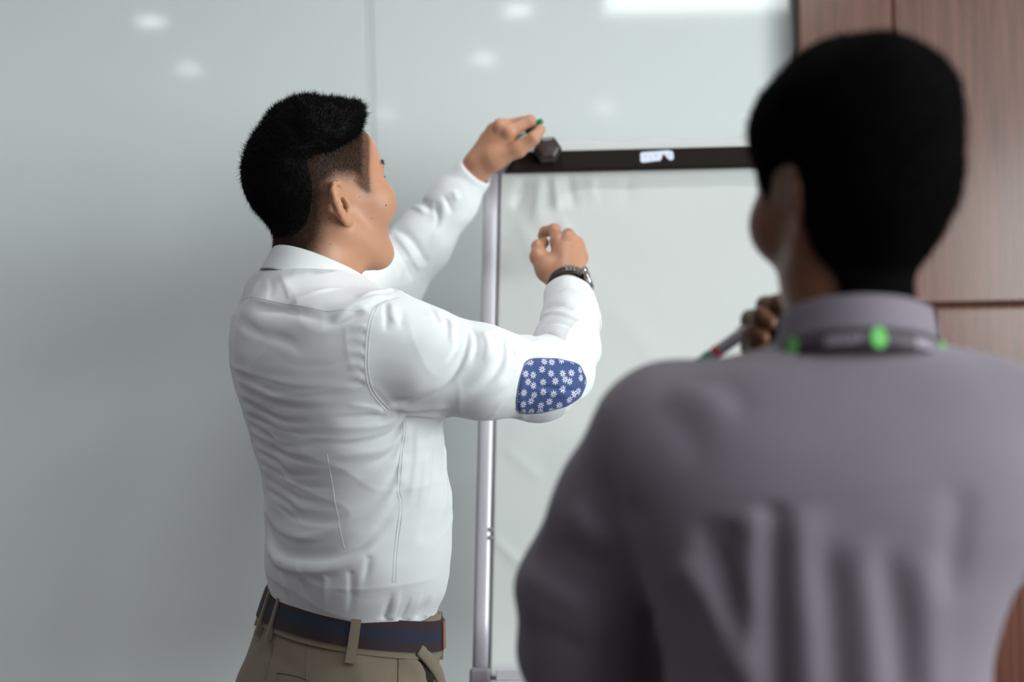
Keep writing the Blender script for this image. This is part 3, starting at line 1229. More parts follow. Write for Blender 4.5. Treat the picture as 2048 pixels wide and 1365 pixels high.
# ------------------------------------------------------------------ the man in the white shirt
MAT['skin1'] = mat('skin_light', (0.46, 0.232, 0.142), rough=0.48, spec=0.4, sss=0.25, bump=(420, 0.10, 0.0006), vary=(38, 0.09, (1, 1, 1)))
attr_mix(MAT['skin1'], 'stubble', (0.022, 0.012, 0.008, 1))
MAT['hair1'] = mat('black_hair', (0.0014, 0.0013, 0.0015), rough=0.65, spec=0.08)
MAT['hair_fade'] = mat('cropped_hair', (0.022, 0.012, 0.009), rough=0.6, spec=0.2)
MAT['shirt1'] = mat('white_cotton', (0.72, 0.745, 0.76), rough=0.75, spec=0.25, sheen=0.15, bump=(1400, 0.10, 0.0004))
MAT['seam1'] = mat('white_seam_thread', (0.74, 0.76, 0.78), rough=0.8, spec=0.2)
MAT['eye_white'] = mat('eye_white', (0.75, 0.72, 0.70), rough=0.15)
MAT['iris'] = mat('dark_iris', (0.02, 0.01, 0.006), rough=0.1)
MAT['mole'] = mat('mole', (0.10, 0.035, 0.02), rough=0.6)
MAT['chino'] = mat('khaki_twill', (0.20, 0.163, 0.122), rough=0.85, spec=0.2, sheen=0.1, bump=(900, 0.2, 0.0006), vary=(25, 0.10, (1, 1, 1)))
MAT['chino_seam'] = mat('khaki_thread', (0.17, 0.13, 0.09), rough=0.85)
MAT['belt_edge'] = mat('belt_plum_edge', (0.020, 0.009, 0.014), rough=0.8, bump=(1500, 0.2, 0.0005))
MAT['belt_mid'] = mat('belt_navy_stripe', (0.008, 0.012, 0.032), rough=0.8, bump=(1500, 0.2, 0.0005))
MAT['tan_leather'] = mat('tan_leather', (0.22, 0.085, 0.05), rough=0.5)
MAT['dark_pocket'] = mat('pocket_lining', (0.012, 0.009, 0.008), rough=0.9)
MAT['shoe'] = mat('brown_shoe_leather', (0.06, 0.03, 0.018), rough=0.35)
MAT['strap'] = mat('black_strap', (0.012, 0.009, 0.009), rough=0.5)
MAT['steel'] = mat('watch_steel', (0.55, 0.53, 0.53), rough=0.22, metal=1.0)
MAT['watch_glass'] = mat('watch_crystal', (0.30, 0.30, 0.33), rough=0.05, coat=1.0, coat_rough=0.02)

TH1 = 61.0
T1 = frame(TH1)
R1, F1, U1 = T1[:, 0], T1[:, 1], T1[:, 2]
PEL1 = A3(702, 1232, 2.02)
man1 = empty('person', (PEL1[0], PEL1[1], 0.0), 'man in a white shirt and khaki trousers reaching up to the flip chart', 'person')

sec1 = [(603, 539, 2.045, 0.074, 0.064), (611, 567, 2.035, 0.122, 0.077), (633, 598, 2.015, 0.170, 0.094), (636, 635, 2.01, 0.196, 0.106), (648, 680, 2.005, 0.194, 0.119),
        (662, 740, 2.0, 0.192, 0.126), (679, 810, 2.0, 0.184, 0.126), (697, 900, 2.0, 0.170, 0.122), (712, 980, 2.0, 0.162, 0.1205),
        (714, 1060, 2.0, 0.161, 0.1205), (712, 1120, 2.0, 0.159, 0.119), (712, 1170, 2.005, 0.155, 0.114), (708, 1215, 2.01, 0.146, 0.105), (704, 1275, 2.015, 0.138, 0.098)]
loft1 = Loft(T1, [(A3(a, b, c), A, B) for a, b, c, A, B in sec1], n=2.25, caps=0.012)

armR = [A3(778, 706, 1.875), A3(850, 722, 1.865), A3(960, 744, 1.87), A3(1075, 756, 1.905), A3(1116, 741, 1.935), A3(1134, 690, 2.0), A3(1141, 640, 2.06), A3(1136, 600, 2.115)]
radR = [0.068, 0.066, 0.0595, 0.0520, 0.0475, 0.0430, 0.0385, 0.0345]
armL = [A3(612, 612, 2.15), A3(690, 575, 2.29), A3(775, 558, 2.41), A3(845, 485, 2.405), A3(905, 402, 2.39), A3(940, 353, 2.375)]
radL = [0.066, 0.062, 0.060, 0.047, 0.038, 0.0325]
neck1 = A3(632, 560, 2.035)


def shirt1(p):
    d = loft1(p)
    cR, cL = (armR[1] + armR[5]) / 2, (armL[1] + armL[4]) / 2
    # tops of the shoulders
    d = smin(d, rcone(p, neck1 + np.array([0, 0, -0.058]), armR[0] + np.array([0, 0, 0.014]), 0.042, 0.055), 0.03)
    d = smin(d, rcone(p, neck1 + np.array([0, 0, -0.027]), armL[0] + np.array([0, 0, 0.008]), 0.044, 0.055), 0.035)
    # right shoulder blade pushed out by the raised arm
    d = smin(d, ell(p, A3(600, 690, 1.945), (0.075, 0.05, 0.085)), 0.05)
    a = chain(p, armR[:5], radR[:5], 0.02)
    a = smin(a, chain(p, armR[4:], radR[4:], 0.02), 0.012)
    d = smin(d, a, 0.045)
    d = smin(d, chain(p, armL, radL, 0.03), 0.03)
    return d.astype(F32)


HD1 = Head(A3(645, 404, 2.035), frame(56, 15, -2), 0.97)
neckpath = [HD1.world((0, -0.026, -0.025)), HD1.world((0, -0.034, -0.075)), A3(634, 545, 2.035), A3(632, 600, 2.03)]

wristR, wristL = A3(1131, 578, 2.135), A3(955, 334, 2.366)
JR = dict(wrist=wristR, wrist2=A3(1138, 625, 2.085),
          fingers=[[A3(1117, 483, 2.195), A3(1109, 460, 2.222), A3(1090, 464, 2.238), A3(1084, 472, 2.25)],
                   [A3(1138, 480, 2.19), A3(1137, 470, 2.235), A3(1120, 484, 2.25), A3(1112, 494, 2.245)],
                   [A3(1153, 493, 2.192), A3(1155, 486, 2.235), A3(1140, 500, 2.252), A3(1130, 507, 2.245)],
                   [A3(1160, 516, 2.195), A3(1161, 508, 2.232), A3(1150, 518, 2.248), A3(1138, 523, 2.243)]],
          thumb=[A3(1096, 540, 2.17), A3(1077, 514, 2.185), A3(1077, 494, 2.205), A3(1088, 486, 2.225)],
          mc=[np.array([0, 0.004, 0])] * 4)
JL = dict(wrist=wristL, wrist2=A3(925, 375, 2.383),
          fingers=[[A3(1018, 264, 2.330), A3(1060, 242, 2.335), A3(1068, 254, 2.362), A3(1062, 264, 2.378)],
                   [A3(1001, 253, 2.335), A3(1046, 245, 2.358), A3(1056, 265, 2.385), A3(1045, 278, 2.392)],
                   [A3(988, 262, 2.348), A3(1020, 250, 2.385), A3(1030, 275, 2.402), A3(1020, 287, 2.398)],
                   [A3(977, 278, 2.362), A3(1000, 262, 2.395), A3(1008, 282, 2.408), A3(1002, 294, 2.404)]],
          thumb=[A3(988, 318, 2.345), A3(1037, 299, 2.330), A3(1067, 277, 2.322), A3(1081, 259, 2.326)],
          mc=[np.array([0, 0.004, 0])] * 4)
fR, cRh, RR = hand_sdf(JR)
fL, cLh, RL = hand_sdf(JL)
HIPC = PEL1 - U1 * 0.10


def legs_pts(side, sp=0.088):
    s = 1 if side == 'R' else -1
    hip = np.array([PEL1[0], PEL1[1], PEL1[2] - 0.11]) + R1 * s * sp
    knee = np.array([hip[0], hip[1], 0.50]) + R1 * s * 0.015 + F1 * 0.02
    ank = np.array([hip[0], hip[1], 0.09]) + R1 * s * 0.03 - F1 * 0.01
    return [hip, knee, ank]


def body1(p):
    d = bounded(p, HD1.world((0, 0, 0.0)), 0.17, HD1.sdf)
    d = smin(d, chain(p, neckpath, [0.052, 0.053, 0.055, 0.050], 0.02), 0.022)
    d = smin(d, loft1(p, -0.024), 0.016)
    d = smin(d, chain(p, armR[:-1] + [wristR], [r * 0.68 for r in radR[:-1]] + [0.0235], 0.01), 0.02)
    d = smin(d, chain(p, armL[:-1] + [wristL], [r * 0.68 for r in radL[:-1]] + [0.0235], 0.01), 0.02)
    d = smin(d, bounded(p, cRh, RR, fR), 0.008)
    d = smin(d, bounded(p, cLh, RL, fL), 0.008)
    for s in 'RL':
        h, k, a = legs_pts(s)
        d = smin(d, chain(p, [h, k, a], [0.066, 0.044, 0.032], 0.02), 0.02)
    return d.astype(F32)


hb = (HD1.C - np.array([0.15, 0.15, 0.155]), HD1.C + np.array([0.16, 0.15, 0.16]))
rb = (cRh - 0.088, cRh + 0.088)
lb_ = (cLh - 0.098, cLh + 0.098)
parts = [mesh_sdf(body1, hb[0], hb[1], 0.0017, levels=5),
         mesh_sdf(body1, rb[0], rb[1], 0.0014, levels=5),
         mesh_sdf(body1, lb_[0], lb_[1], 0.0014, levels=5),
         mesh_sdf(body1, (-0.65, 1.75, 0.04), (0.25, 2.6, 1.62), 0.009, keep=box_keep(boxes_out=[(b[0] + 0.012, b[1] - 0.012) for b in (hb, rb, lb_)]), levels=3)]
bv, bq = join_meshes(parts)
body = mk('body', bv, bq, MAT['skin1'], man1)
# cropped hair of the fade, as a per-vertex measure of how much hair covers the skin
ql = HD1.local(bv)
sd = poly_sd(ql[:, 1:], HAIR_POLY)
on_head = (np.linalg.norm(ql, axis=1) < 0.19)
qf = ql.astype(F32)
earish = np.minimum(HD1.ear(qf, 1), HD1.ear(qf, -1)) < HD1.skull(qf) - 0.0015
stub = sstep(sd, -0.009 - 0.012 * sstep(-ql[:, 2], 0.005, 0.05) * sstep(-ql[:, 1], 0.0, 0.02), 0.026) * on_head * (~earish)
front_line = sstep(sd, -0.002, 0.008) * sstep(ql[:, 1], 0.0, 0.03)
stub = np.maximum(stub, 0.80 * front_line * on_head * (~earish))
set_attr(body, 'stubble', np.clip(stub, 0, 0.97))

# --- hair: a solid cap with tufted strands
hn1, hn2 = Noise(21, 70.0), Noise(22, 190.0)


def headneck1(p):
    return smin(HD1.skull_w(p), chain(p, neckpath, [0.052, 0.053, 0.055, 0.050], 0.02), 0.022)


def hair1(p):
    q = HD1.local(p)
    d = headneck1(p)
    sd = poly_sd(q[:, 1:].astype(float), HAIR_POLY)
    x, y, z = np.abs(q[:, 0]), q[:, 1], q[:, 2]
    top = sstep(z - 0.25 * np.maximum(y, 0) , 0.062, 0.105)
    back = sstep(-y, 0.020, 0.080)
    th = -0.0025 + (0.0075 + 0.0195 * sstep(y, -0.080, -0.01)) * top + 0.0065 * back * (1 - top) * sstep(z, -0.085, 0.035)
    quiff = sstep(y, 0.015, 0.075) * top
    th = th + 0.004 * quiff * sstep(z, 0.09, 0.12)
    th = th + (0.0022 * hn1(q.astype(float)) + 0.0014 * hn2(q.astype(float))) * np.clip(th / 0.01, 0, 1)
    inset = sstep(sd, 0.004, 0.030 + 0.0 * sd)
    th = th * inset - 0.004 * (1 - inset)
    return (d - th).astype(F32)


hv, hq = mesh_sdf(hair1, hb[0] - 0.02, hb[1] + 0.02, 0.003, levels=4, slack=2.2)
hl = HD1.local(hv)
hair = mk('hair', hv, hq, MAT['hair1'], man1)
hn = vnormals(hv, hq)
outw = headneck1(hv.astype(F32))
wtop = (outw > 0.002) * 1.0
pts, fi = sample_faces(hv, hq, 15000, wtop, 3)
nn = hn[hq[fi, 0]]
lq = HD1.local(pts)
topw = sstep(lq[:, 2], 0.05, 0.11)
dirs = nn * (0.55 + 0.35 * topw[:, None]) + HD1.fr[:, 1] * (0.50 * topw)[:, None] + HD1.fr[:, 2] * (0.35 * topw - 0.55 * (1 - topw))[:, None] + RNG.normal(size=nn.shape) * 0.28
ln = (0.004 + 0.005 * topw) * RNG.uniform(0.5, 1.25, len(pts))
# a few longer stray tufts at the crown and the front
crown = (lq[:, 2] > 0.05) & ((lq[:, 1] < -0.045) | (lq[:, 1] > 0.06)) & (RNG.uniform(size=len(pts)) < 0.05)
ln = np.where(crown, RNG.uniform(0.007, 0.012, len(pts)), ln)
hs = strands('hair_strands', pts - nn * 0.001, nn, dirs, ln, 0.00045, MAT['hair1'], man1, 0.25, 5, 3)
hs['kind'] = 'stuff'
# hair of middling length that blends the long top into the cropped sides
wmid = ((outw > 0.0004) & (outw < 0.007)) * 1.0
pts, fi = sample_faces(hv, hq, 7000, wmid, 9)
nn = hn[hq[fi, 0]]
lq = HD1.local(pts)
dirs = nn * 0.30 - HD1.fr[:, 2] * 0.70 + HD1.fr[:, 1] * (0.25 * sstep(-lq[:, 1], 0.0, 0.03))[:, None] + RNG.normal(size=nn.shape) * 0.30
hs = strands('blended_hair', pts, nn, dirs, RNG.uniform(0.004, 0.0125, len(pts)), 0.00030, MAT['hair1'], man1, 0.15, 19, 2)
hs['kind'] = 'stuff'
# the cropped sides
wsd = sstep(sd, -0.002, 0.02) * on_head * (np.minimum(HD1.ear(qf, 1), HD1.ear(qf, -1)) > 0.003) * (headneck1(bv.astype(F32)) < 0.004)
pts, fi = sample_faces(bv, bq, 26000, wsd, 4)
bn = vnormals(bv, bq)
nn = bn[bq[fi, 0]]
lq = HD1.local(pts)
s2 = poly_sd(lq[:, 1:], HAIR_POLY)
dirs = nn * 0.45 - HD1.fr[:, 2] * 0.75 - HD1.fr[:, 1] * 0.35 + RNG.normal(size=nn.shape) * 0.18
ln = (0.0014 + 0.0045 * sstep(s2, 0.0, 0.05)) * RNG.uniform(0.6, 1.2, len(pts))
hs = strands('cropped_hair', pts, nn, dirs, ln, 0.00016, MAT['hair_fade'], man1, 0.15, 6, 2)
hs['kind'] = 'stuff'
# brows, lashes
for sg in (1, -1):
    n = 150
    t = RNG.uniform(0, 1, n)
    loc = np.stack([sg * (0.012 + 0.036 * t), 0.093 - 0.019 * t ** 2.0, 0.0315 + 0.004 * np.sin(t * 2.6) + RNG.normal(size=n) * 0.0016], -1)
    wpt = HD1.world(loc)
    g_ = grad(body1, wpt, 0.001)
    wpt = wpt - g_ * body1(wpt.astype(F32))[:, None]
    dr = HD1.fr[:, 0] * sg * 0.8 + HD1.fr[:, 1] * 0.35 + HD1.fr[:, 2] * 0.25 + RNG.normal(size=(n, 3)) * 0.2
    strands('eyebrow', wpt, dr, dr, 0.0075, 0.00035, MAT['hair1'], man1, 0.2, 7, 2)
    n = 40
    t = np.linspace(0, 1, n)
    loc = np.stack([sg * (0.020 + 0.022 * t), 0.0885 - 0.006 * (2 * t - 1) ** 2, 0.0150 - 0.002 * (2 * t - 1) ** 2], -1)
    dr = HD1.fr[:, 1] * 0.9 + HD1.fr[:, 0] * sg * 0.35 + HD1.fr[:, 2] * 0.15 + RNG.normal(size=(n, 3)) * 0.12
    strands('eyelashes', HD1.world(loc), dr, dr, 0.0065, 0.00025, MAT['hair1'], man1, 0.15, 8, 2)
    c = HD1.world((sg * 0.031, 0.0765, 0.0112))
    ey = lathe('eye', [(0.0118 * math.sin(a) + 1e-4, -0.0118 * math.cos(a)) for a in np.linspace(0, math.pi, 13)], [MAT['eye_white'], MAT['iris']], c, axis=HD1.fr[:, 1], n=24, parent=man1)
    for pg in ey.data.polygons:
        ctr = Vector(c) - Vector(root_loc(man1))
        if (pg.center - ctr).dot(Vector(HD1.fr[:, 1])) > 0.0104:
            pg.material_index = 1
# moles
for (a, b) in ((772, 411), (659, 438), (660, 489), (744, 437), (720, 394)):
    pt = trace(body1, a, b, 1.8, 2.2)[0]
    r_ = 0.0012 if (a, b) in ((772, 411), (659, 438)) else 0.0008
    lathe('mole', [(r_ * math.sin(t_) + 1e-5, -r_ * 0.5 * math.cos(t_)) for t_ in np.linspace(0, math.pi, 7)], MAT['mole'], pt, axis=grad(body1, pt[None], 0.002)[0], n=10, parent=man1)

# --- shirt
PXF = []


def fold(pts, A, w, f0=0.3, f1=0.3):
    PXF.append((pts, A, w, (f0, f1)))


def build_folds(f, defs, Y0, Y1):
    P = np.concatenate([catmull(np.asarray(d_[0], float), 14) for d_ in defs])
    W = trace(f, P[:, 0], P[:, 1], Y0, Y1, 55)
    return [(W[14 * i:14 * i + 14], A, w, fd) for i, (_, A, w, fd) in enumerate(defs)]


exec_folds = True
# upper back, under the yoke
fold([(505, 622), (560, 618), (620, 632), (668, 645)], -0.0036, 0.016)
fold([(500, 596), (545, 606), (600, 612), (650, 622)], 0.0030, 0.010)
fold([(462, 628), (500, 660), (550, 678), (585, 690), (610, 710)], -0.0026, 0.013)
fold([(475, 612), (520, 650), (570, 662), (600, 680)], 0.0018, 0.012)
fold([(575, 612), (620, 590), (680, 572)], 0.0030, 0.009)
fold([(660, 645), (700, 618), (745, 600), (775, 592)], 0.0040, 0.010)
fold([(640, 650), (690, 640), (730, 622)], -0.0030, 0.010)
fold([(560, 548), (572, 575), (580, 602)], 0.0020, 0.007)
fold([(520, 560), (512, 580), (505, 602)], 0.0020, 0.007)
fold([(540, 552), (541, 580), (538, 604)], -0.0016, 0.006)
fold([(715, 600), (745, 588), (790, 582), (815, 592)], 0.0036, 0.008)
fold([(735, 625), (765, 600), (800, 592)], -0.0030, 0.006)
fold([(770, 600), (771, 625), (771, 668)], -0.0026, 0.0045)
fold([(784, 600), (783, 630), (795, 650)], 0.0018, 0.006)
fold([(806, 620), (800, 640), (805, 660)], -0.0014, 0.005)
# short puckers along the armhole seam
for k, yy in enumerate(np.linspace(655, 770, 10)):
    xx = 734 - 6 * math.sin((yy - 640) / 60.0)
    fold([(xx - 34 - 6 * (k % 3), yy + 5), (xx - 16, yy + 1), (xx, yy)], (-1) ** k * 0.0013, 0.0030, 0.7, 0.15)
# long draw lines across the back
rr_ = np.random.default_rng(4)
for k in range(22):
    y0 = 722 + k * 13 + rr_.uniform(-4, 4)
    xl = np.interp(y0, [700, 800, 900, 1010], [452, 474, 505, 533]) + 6
    xr = rr_.uniform(610, 720) + 30 * (k > 11)
    sag = 30 + 14 * k / 21 + rr_.uniform(-6, 6)
    drop = 28 + k * 0.9
    A = rr_.uniform(0.0007, 0.0017) * (1 if k % 2 else -1)
    fold([(xl, y0), (xl + 45, y0 + sag * 0.62), ((xl + xr) / 2, y0 + sag + 8), (xr, y0 + drop + 10)], A, rr_.uniform(0.0042, 0.0070), 0.12, 0.5)
# folds fanning out of the armpit
for (xa, ya, xm, ym, xb, yb, A, w) in ((812, 826, 760, 850, 640, 858, 0.0026, 0.006), (814, 830, 770, 872, 660, 893, -0.0030, 0.006), (815, 834, 775, 892, 650, 918, 0.0032, 0.007),
                                       (815, 836, 782, 905, 690, 945, -0.0028, 0.006), (812, 838, 790, 915, 715, 970, 0.0026, 0.007), (808, 870, 792, 940, 745, 1000, -0.0024, 0.007),
                                       (806, 905, 785, 985, 720, 1045, 0.0030, 0.009), (800, 960, 780, 1020, 740, 1070, -0.0028, 0.008),
                                       (770, 822, 730, 812, 690, 812, 0.0018, 0.005), (776, 832, 720, 832, 660, 838, -0.0020, 0.005)):
    fold([(xa, ya), (xm, ym), (xb, yb)], A, w, 0.2, 0.45)
# the belly side and the blouse above the belt
fold([(834, 850), (830, 930), (815, 1020)], 0.0024, 0.009)
fold([(868, 850), (872, 930), (850, 1050), (838, 1090)], -0.0034, 0.012)
fold([(893, 880), (890, 960), (886, 1040)], 0.0028, 0.008)
fold([(852, 900), (845, 960), (836, 1020)], 0.0026, 0.008)
fold([(532, 1040), (560, 1105), (640, 1120), (720, 1095), (790, 1030)], -0.0055, 0.011, 0.15, 0.25)
fold([(530, 1070), (560, 1128), (640, 1142), (720, 1118), (780, 1060)], 0.0048, 0.014, 0.15, 0.3)
fold([(528, 1010), (555, 1060), (620, 1078), (690, 1066)], 0.0024, 0.008, 0.2, 0.4)
fold([(545, 1000), (590, 1038), (660, 1046), (730, 1020)], -0.0018, 0.007, 0.2, 0.4)
for (x0, y0, x1, y1, A) in ((560, 1150, 575, 1200, 0.0022), (600, 1160, 612, 1218, -0.0022), (650, 1150, 640, 1230, 0.002), (700, 1140, 695, 1238, -0.0022), (735, 1110, 722, 1180, -0.003),
                            (768, 1242, 784, 1180, -0.0032), (784, 1242, 800, 1170, 0.0024), (800, 1244, 822, 1188, -0.0028), (818, 1242, 846, 1180, 0.0022), (834, 1240, 862, 1190, -0.0028), (850, 1236, 872, 1180, 0.0022)):
    fold([(x0, y0), ((x0 + x1) / 2 + 3, (y0 + y1) / 2), (x1, y1)], A, 0.0055, 0.1, 0.6)
# right sleeve
fold([(778, 812), (830, 803), (880, 780), (918, 735), (936, 680), (935, 648)], -0.0036, 0.0060, 0.15, 0.25)
fold([(774, 800), (835, 790), (890, 762), (918, 715), (930, 668)], 0.0018, 0.008, 0.2, 0.3)
fold([(932, 788), (970, 770), (1000, 735), (1010, 690), (1004, 665)], -0.0055, 0.0065, 0.65, 0.2)
fold([(925, 775), (960, 755), (988, 720), (994, 680)], 0.0034, 0.008, 0.6, 0.3)
fold([(940, 800), (985, 786), (1018, 750), (1028, 700)], 0.0028, 0.009, 0.6, 0.3)
fold([(790, 828), (850, 832), (910, 838)], 0.0022, 0.007)
fold([(782, 818), (840, 820), (900, 812)], 0.0024, 0.007)
fold([(852, 612), (866, 620), (876, 650)], -0.0038, 0.0045)
fold([(930, 648), (948, 668), (950, 700), (938, 735)], -0.0034, 0.0048)
fold([(985, 668), (994, 690), (988, 712)], -0.0030, 0.0045)
fold([(1010, 672), (1024, 700), (1020, 735), (1000, 768)], -0.0030, 0.0050)
fold([(880, 625), (892, 640), (890, 662)], -0.0030, 0.0045)
fold([(905, 638), (915, 660), (912, 700), (890, 725)], -0.0042, 0.0050)
fold([(893, 636), (903, 652), (900, 690)], 0.0026, 0.005)
fold([(965, 660), (975, 690), (968, 730)], 0.0022, 0.006)
fold([(1040, 680), (1052, 705), (1048, 740)], -0.0026, 0.006)
fold([(1030, 690), (1036, 720), (1026, 755)], 0.0022, 0.006)
fold([(1062, 672), (1100, 668), (1140, 690), (1160, 725)], -0.0048, 0.0055, 0.15, 0.3)
fold([(1060, 686), (1095, 686), (1125, 704), (1145, 730)], 0.0030, 0.006, 0.2, 0.3)
fold([(1075, 640), (1110, 628), (1150, 640), (1180, 672)], 0.0034, 0.007, 0.2, 0.3)
fold([(1078, 655), (1115, 645), (1150, 662), (1172, 695)], -0.0026, 0.006, 0.2, 0.3)
fold([(1085, 622), (1110, 612), (1150, 622)], -0.0022, 0.005)
fold([(1170, 640), (1186, 672), (1188, 690)], 0.0030, 0.007)
fold([(1095, 716), (1125, 726), (1150, 732), (1165, 744)], 0.0022, 0.005)
# left sleeve
for (P_, A, w) in (([(806, 418), (828, 402), (850, 412), (866, 428)], -0.0060, 0.007), ([(800, 432), (828, 415), (852, 428)], 0.004, 0.008),
                   ([(782, 455), (815, 475), (845, 515), (850, 535)], -0.0040, 0.006), ([(786, 470), (808, 490), (832, 530), (838, 545)], 0.0036, 0.006),
                   ([(778, 482), (800, 510), (818, 545), (826, 562)], -0.0040, 0.006), ([(780, 510), (795, 530), (805, 565)], 0.0032, 0.006),
                   ([(873, 402), (868, 415), (876, 440), (866, 470)], -0.0040, 0.006), ([(885, 388), (895, 410), (905, 430)], -0.0030, 0.005),
                   ([(890, 400), (880, 440), (860, 500)], 0.0030, 0.008), ([(905, 380), (915, 405)], 0.0024, 0.006)):
    fold(P_, A, w)

FOL1 = build_folds(shirt1, PXF, 1.55, 2.75)
sv, sq = mesh_sdf(shirt1, (-0.65, 1.70, 0.93), (0.25, 2.60, 1.72), 0.0028, levels=4, slack=3.4)
sn = vnormals(sv, sq)
wr1, wr2, wr3 = Noise(31, 55.0, stretch=(1, 1, 1.6)), Noise(32, 130.0, stretch=(0.7, 0.7, 1.5)), Noise(33, 22.0)
fine = Noise(34, 300.0, 10, stretch=(0.15, 0.15, 1.0))
torso_w = sstep(-loft1(sv.astype(F32), 0.012).astype(float), 0, 0.01) * sstep(sv[:, 2], 1.08, 1.15) * (1 - sstep(sv[:, 2], 1.33, 1.37))
def shirt_disp(p, n):
    tw = sstep(-loft1(p.astype(F32), 0.012).astype(float), 0, 0.012)
    q = (p - armR[4]) @ np.stack([R1, F1, U1], 1)
    el = np.exp(-(np.linalg.norm(p - armR[4], axis=1) / 0.11) ** 2) + 0.8 * np.exp(-(np.linalg.norm(p - armL[2], axis=1) / 0.12) ** 2)
    cr = 0.0010 * ridged(rg1, p, 6) * tw + 0.0013 * ridged(rg2, p, 6) * (1 - tw) * (0.45 + 1.2 * el) - 0.0014 * ridged(rg3, p, 7) * (0.35 + 0.65 * el)
    return fold_disp(p, FOL1, n) + 0.0007 * wr1(p) + 0.0003 * wr2(p) + 0.0010 * wr3(p) + cr


rg1, rg2, rg3 = Noise(41, 42.0, stretch=(0.55, 0.55, 1.7)), Noise(42, 60.0, stretch=(1.3, 0.9, 0.6)), Noise(43, 34.0)
disp = shirt_disp(sv, sn) + 0.00028 * fine(sv) * torso_w
sv2 = sv + sn * disp[:, None]
# open it where the neck and the hands come out and at the tucked-in hem
cutc = A3(634, 530, 2.035)
kp = np.ones(len(sv), bool)
kp &= ~((np.linalg.norm((sv - cutc)[:, :2], axis=1) < 0.046) & (sv[:, 2] > cutc[2] - 0.035))
for arm in (armR, armL):
    ax = arm[-1] - arm[-2]
    ax /= np.linalg.norm(ax)
    kp &= ~((((sv - arm[-1]) @ ax) > 0.0) & (np.linalg.norm(sv - arm[-1], axis=1) < 0.06))
sq2 = sq[kp[sq].all(1)]
shirt = mk('shirt', sv2, sq2, MAT['shirt1'], man1)
shirt['label'] = 'white cotton long-sleeved shirt'


def shirt1d(p):
    return shirt1(p)


def on_shirt(px, lift=0.0012, Y0=1.55, Y1=2.75):
    P = catmull(np.asarray(px, float), 40)
    w = trace(shirt1, P[:, 0], P[:, 1], Y0, Y1)
    n = grad(shirt1, w, 0.003)
    n /= np.linalg.norm(n, axis=1)[:, None]
    dd = shirt_disp(w, n)
    return w + n * (dd + lift)[:, None]


for pxs in ([(470, 604), (500, 597), (545, 603), (600, 612), (660, 622), (735, 620)],
            [(757, 600), (740, 640), (732, 690), (731, 740), (742, 785), (772, 822)],
            [(763, 600), (746, 640), (738, 690), (737, 740), (748, 783), (778, 818)],
            [(655, 908), (663, 960), (675, 1030), (688, 1098)],
            [(812, 842), (806, 900), (799, 975), (806, 1010), (796, 1090), (790, 1165)],
            [(807, 846), (801, 900), (793, 975), (800, 1010), (790, 1090), (784, 1165)]):
    P = on_shirt(pxs, 0.0002)
    tube('seam', P, 0.00034, MAT['shirt1'], shirt, 6)

# collar: stand and turned-down leaf
ct = math.radians(23)
Uc = U1 * math.cos(ct) + F1 * math.sin(ct)
Fc = F1 * math.cos(ct) - U1 * math.sin(ct)
cc = A3(643, 531, 2.03)


def collar_mod(leaf):
    def m(ph, prof):
        d = abs((ph - 270 + 180) % 360 - 180)            # 0 at the back, 180 at the front
        k = sstep(np.array([d]), 80, 165)[0]
        prof[:, 1] = np.where(prof[:, 1] < -0.02, prof[:, 1] * (1 + 0.35 * k), prof[:, 1])
        prof[:, 0] += 0.004 * sstep(np.array([d]), 100, 160)[0]
        return prof
    return m


prof = [(-0.002, -0.040), (-0.0005, -0.012), (0.000, -0.002), (0.0018, 0.0008), (0.0038, -0.001), (0.0065, -0.012), (0.0100, -0.036), (0.0105, -0.0385),
        (0.0080, -0.0385), (0.0045, -0.013), (0.0022, -0.005), (0.0012, -0.014), (0.0003, -0.040)]
ring_band(cc, R1, Fc, Uc, 0.0630, 0.0690, prof, 270 - 168, 270 + 168, 96, 'collar', MAT['shirt1'], shirt, collar_mod(True))

# cuffs
cuff('cuff', [A3(1143, 655, 2.045), A3(1141, 625, 2.08), A3(1135, 594, 2.122)], [0.0425, 0.0405, 0.0365], MAT['shirt1'], shirt)
cuff('cuff', [A3(908, 398, 2.389), A3(930, 368, 2.38), A3(951, 343, 2.37)], [0.0385, 0.0350, 0.0300], MAT['shirt1'], shirt)

# elbow patch with its printed flowers
m = mat('blue_flower_print', (0.045, 0.085, 0.24), rough=0.85, sheen=0.1, bump=(1500, 0.15, 0.0004))
nt = m.node_tree
b_ = nt.nodes['Principled BSDF']
uvn = nt.nodes.new('ShaderNodeUVMap')
vo = nt.nodes.new('ShaderNodeTexVoronoi')
vo.voronoi_dimensions = '2D'
vo.inputs['Scale'].default_value = 1.0
vo.inputs['Randomness'].default_value = 0.6
nt.links.new(uvn.outputs[0], vo.inputs['Vector'])
sub = nt.nodes.new('ShaderNodeVectorMath')
sub.operation = 'SUBTRACT'
nt.links.new(uvn.outputs[0], sub.inputs[0])
nt.links.new(vo.outputs['Position'], sub.inputs[1])
ln_ = nt.nodes.new('ShaderNodeVectorMath')
ln_.operation = 'LENGTH'
nt.links.new(sub.outputs[0], ln_.inputs[0])
sx = nt.nodes.new('ShaderNodeSeparateXYZ')
nt.links.new(sub.outputs[0], sx.inputs[0])


def mth(op, a, b=None):
    n = nt.nodes.new('ShaderNodeMath')
    n.operation = op
    for i, x in enumerate((a, b)):
        if x is None:
            continue
        if isinstance(x, (int, float)):
            n.inputs[i].default_value = x
        else:
            nt.links.new(x, n.inputs[i])
    return n.outputs[0]


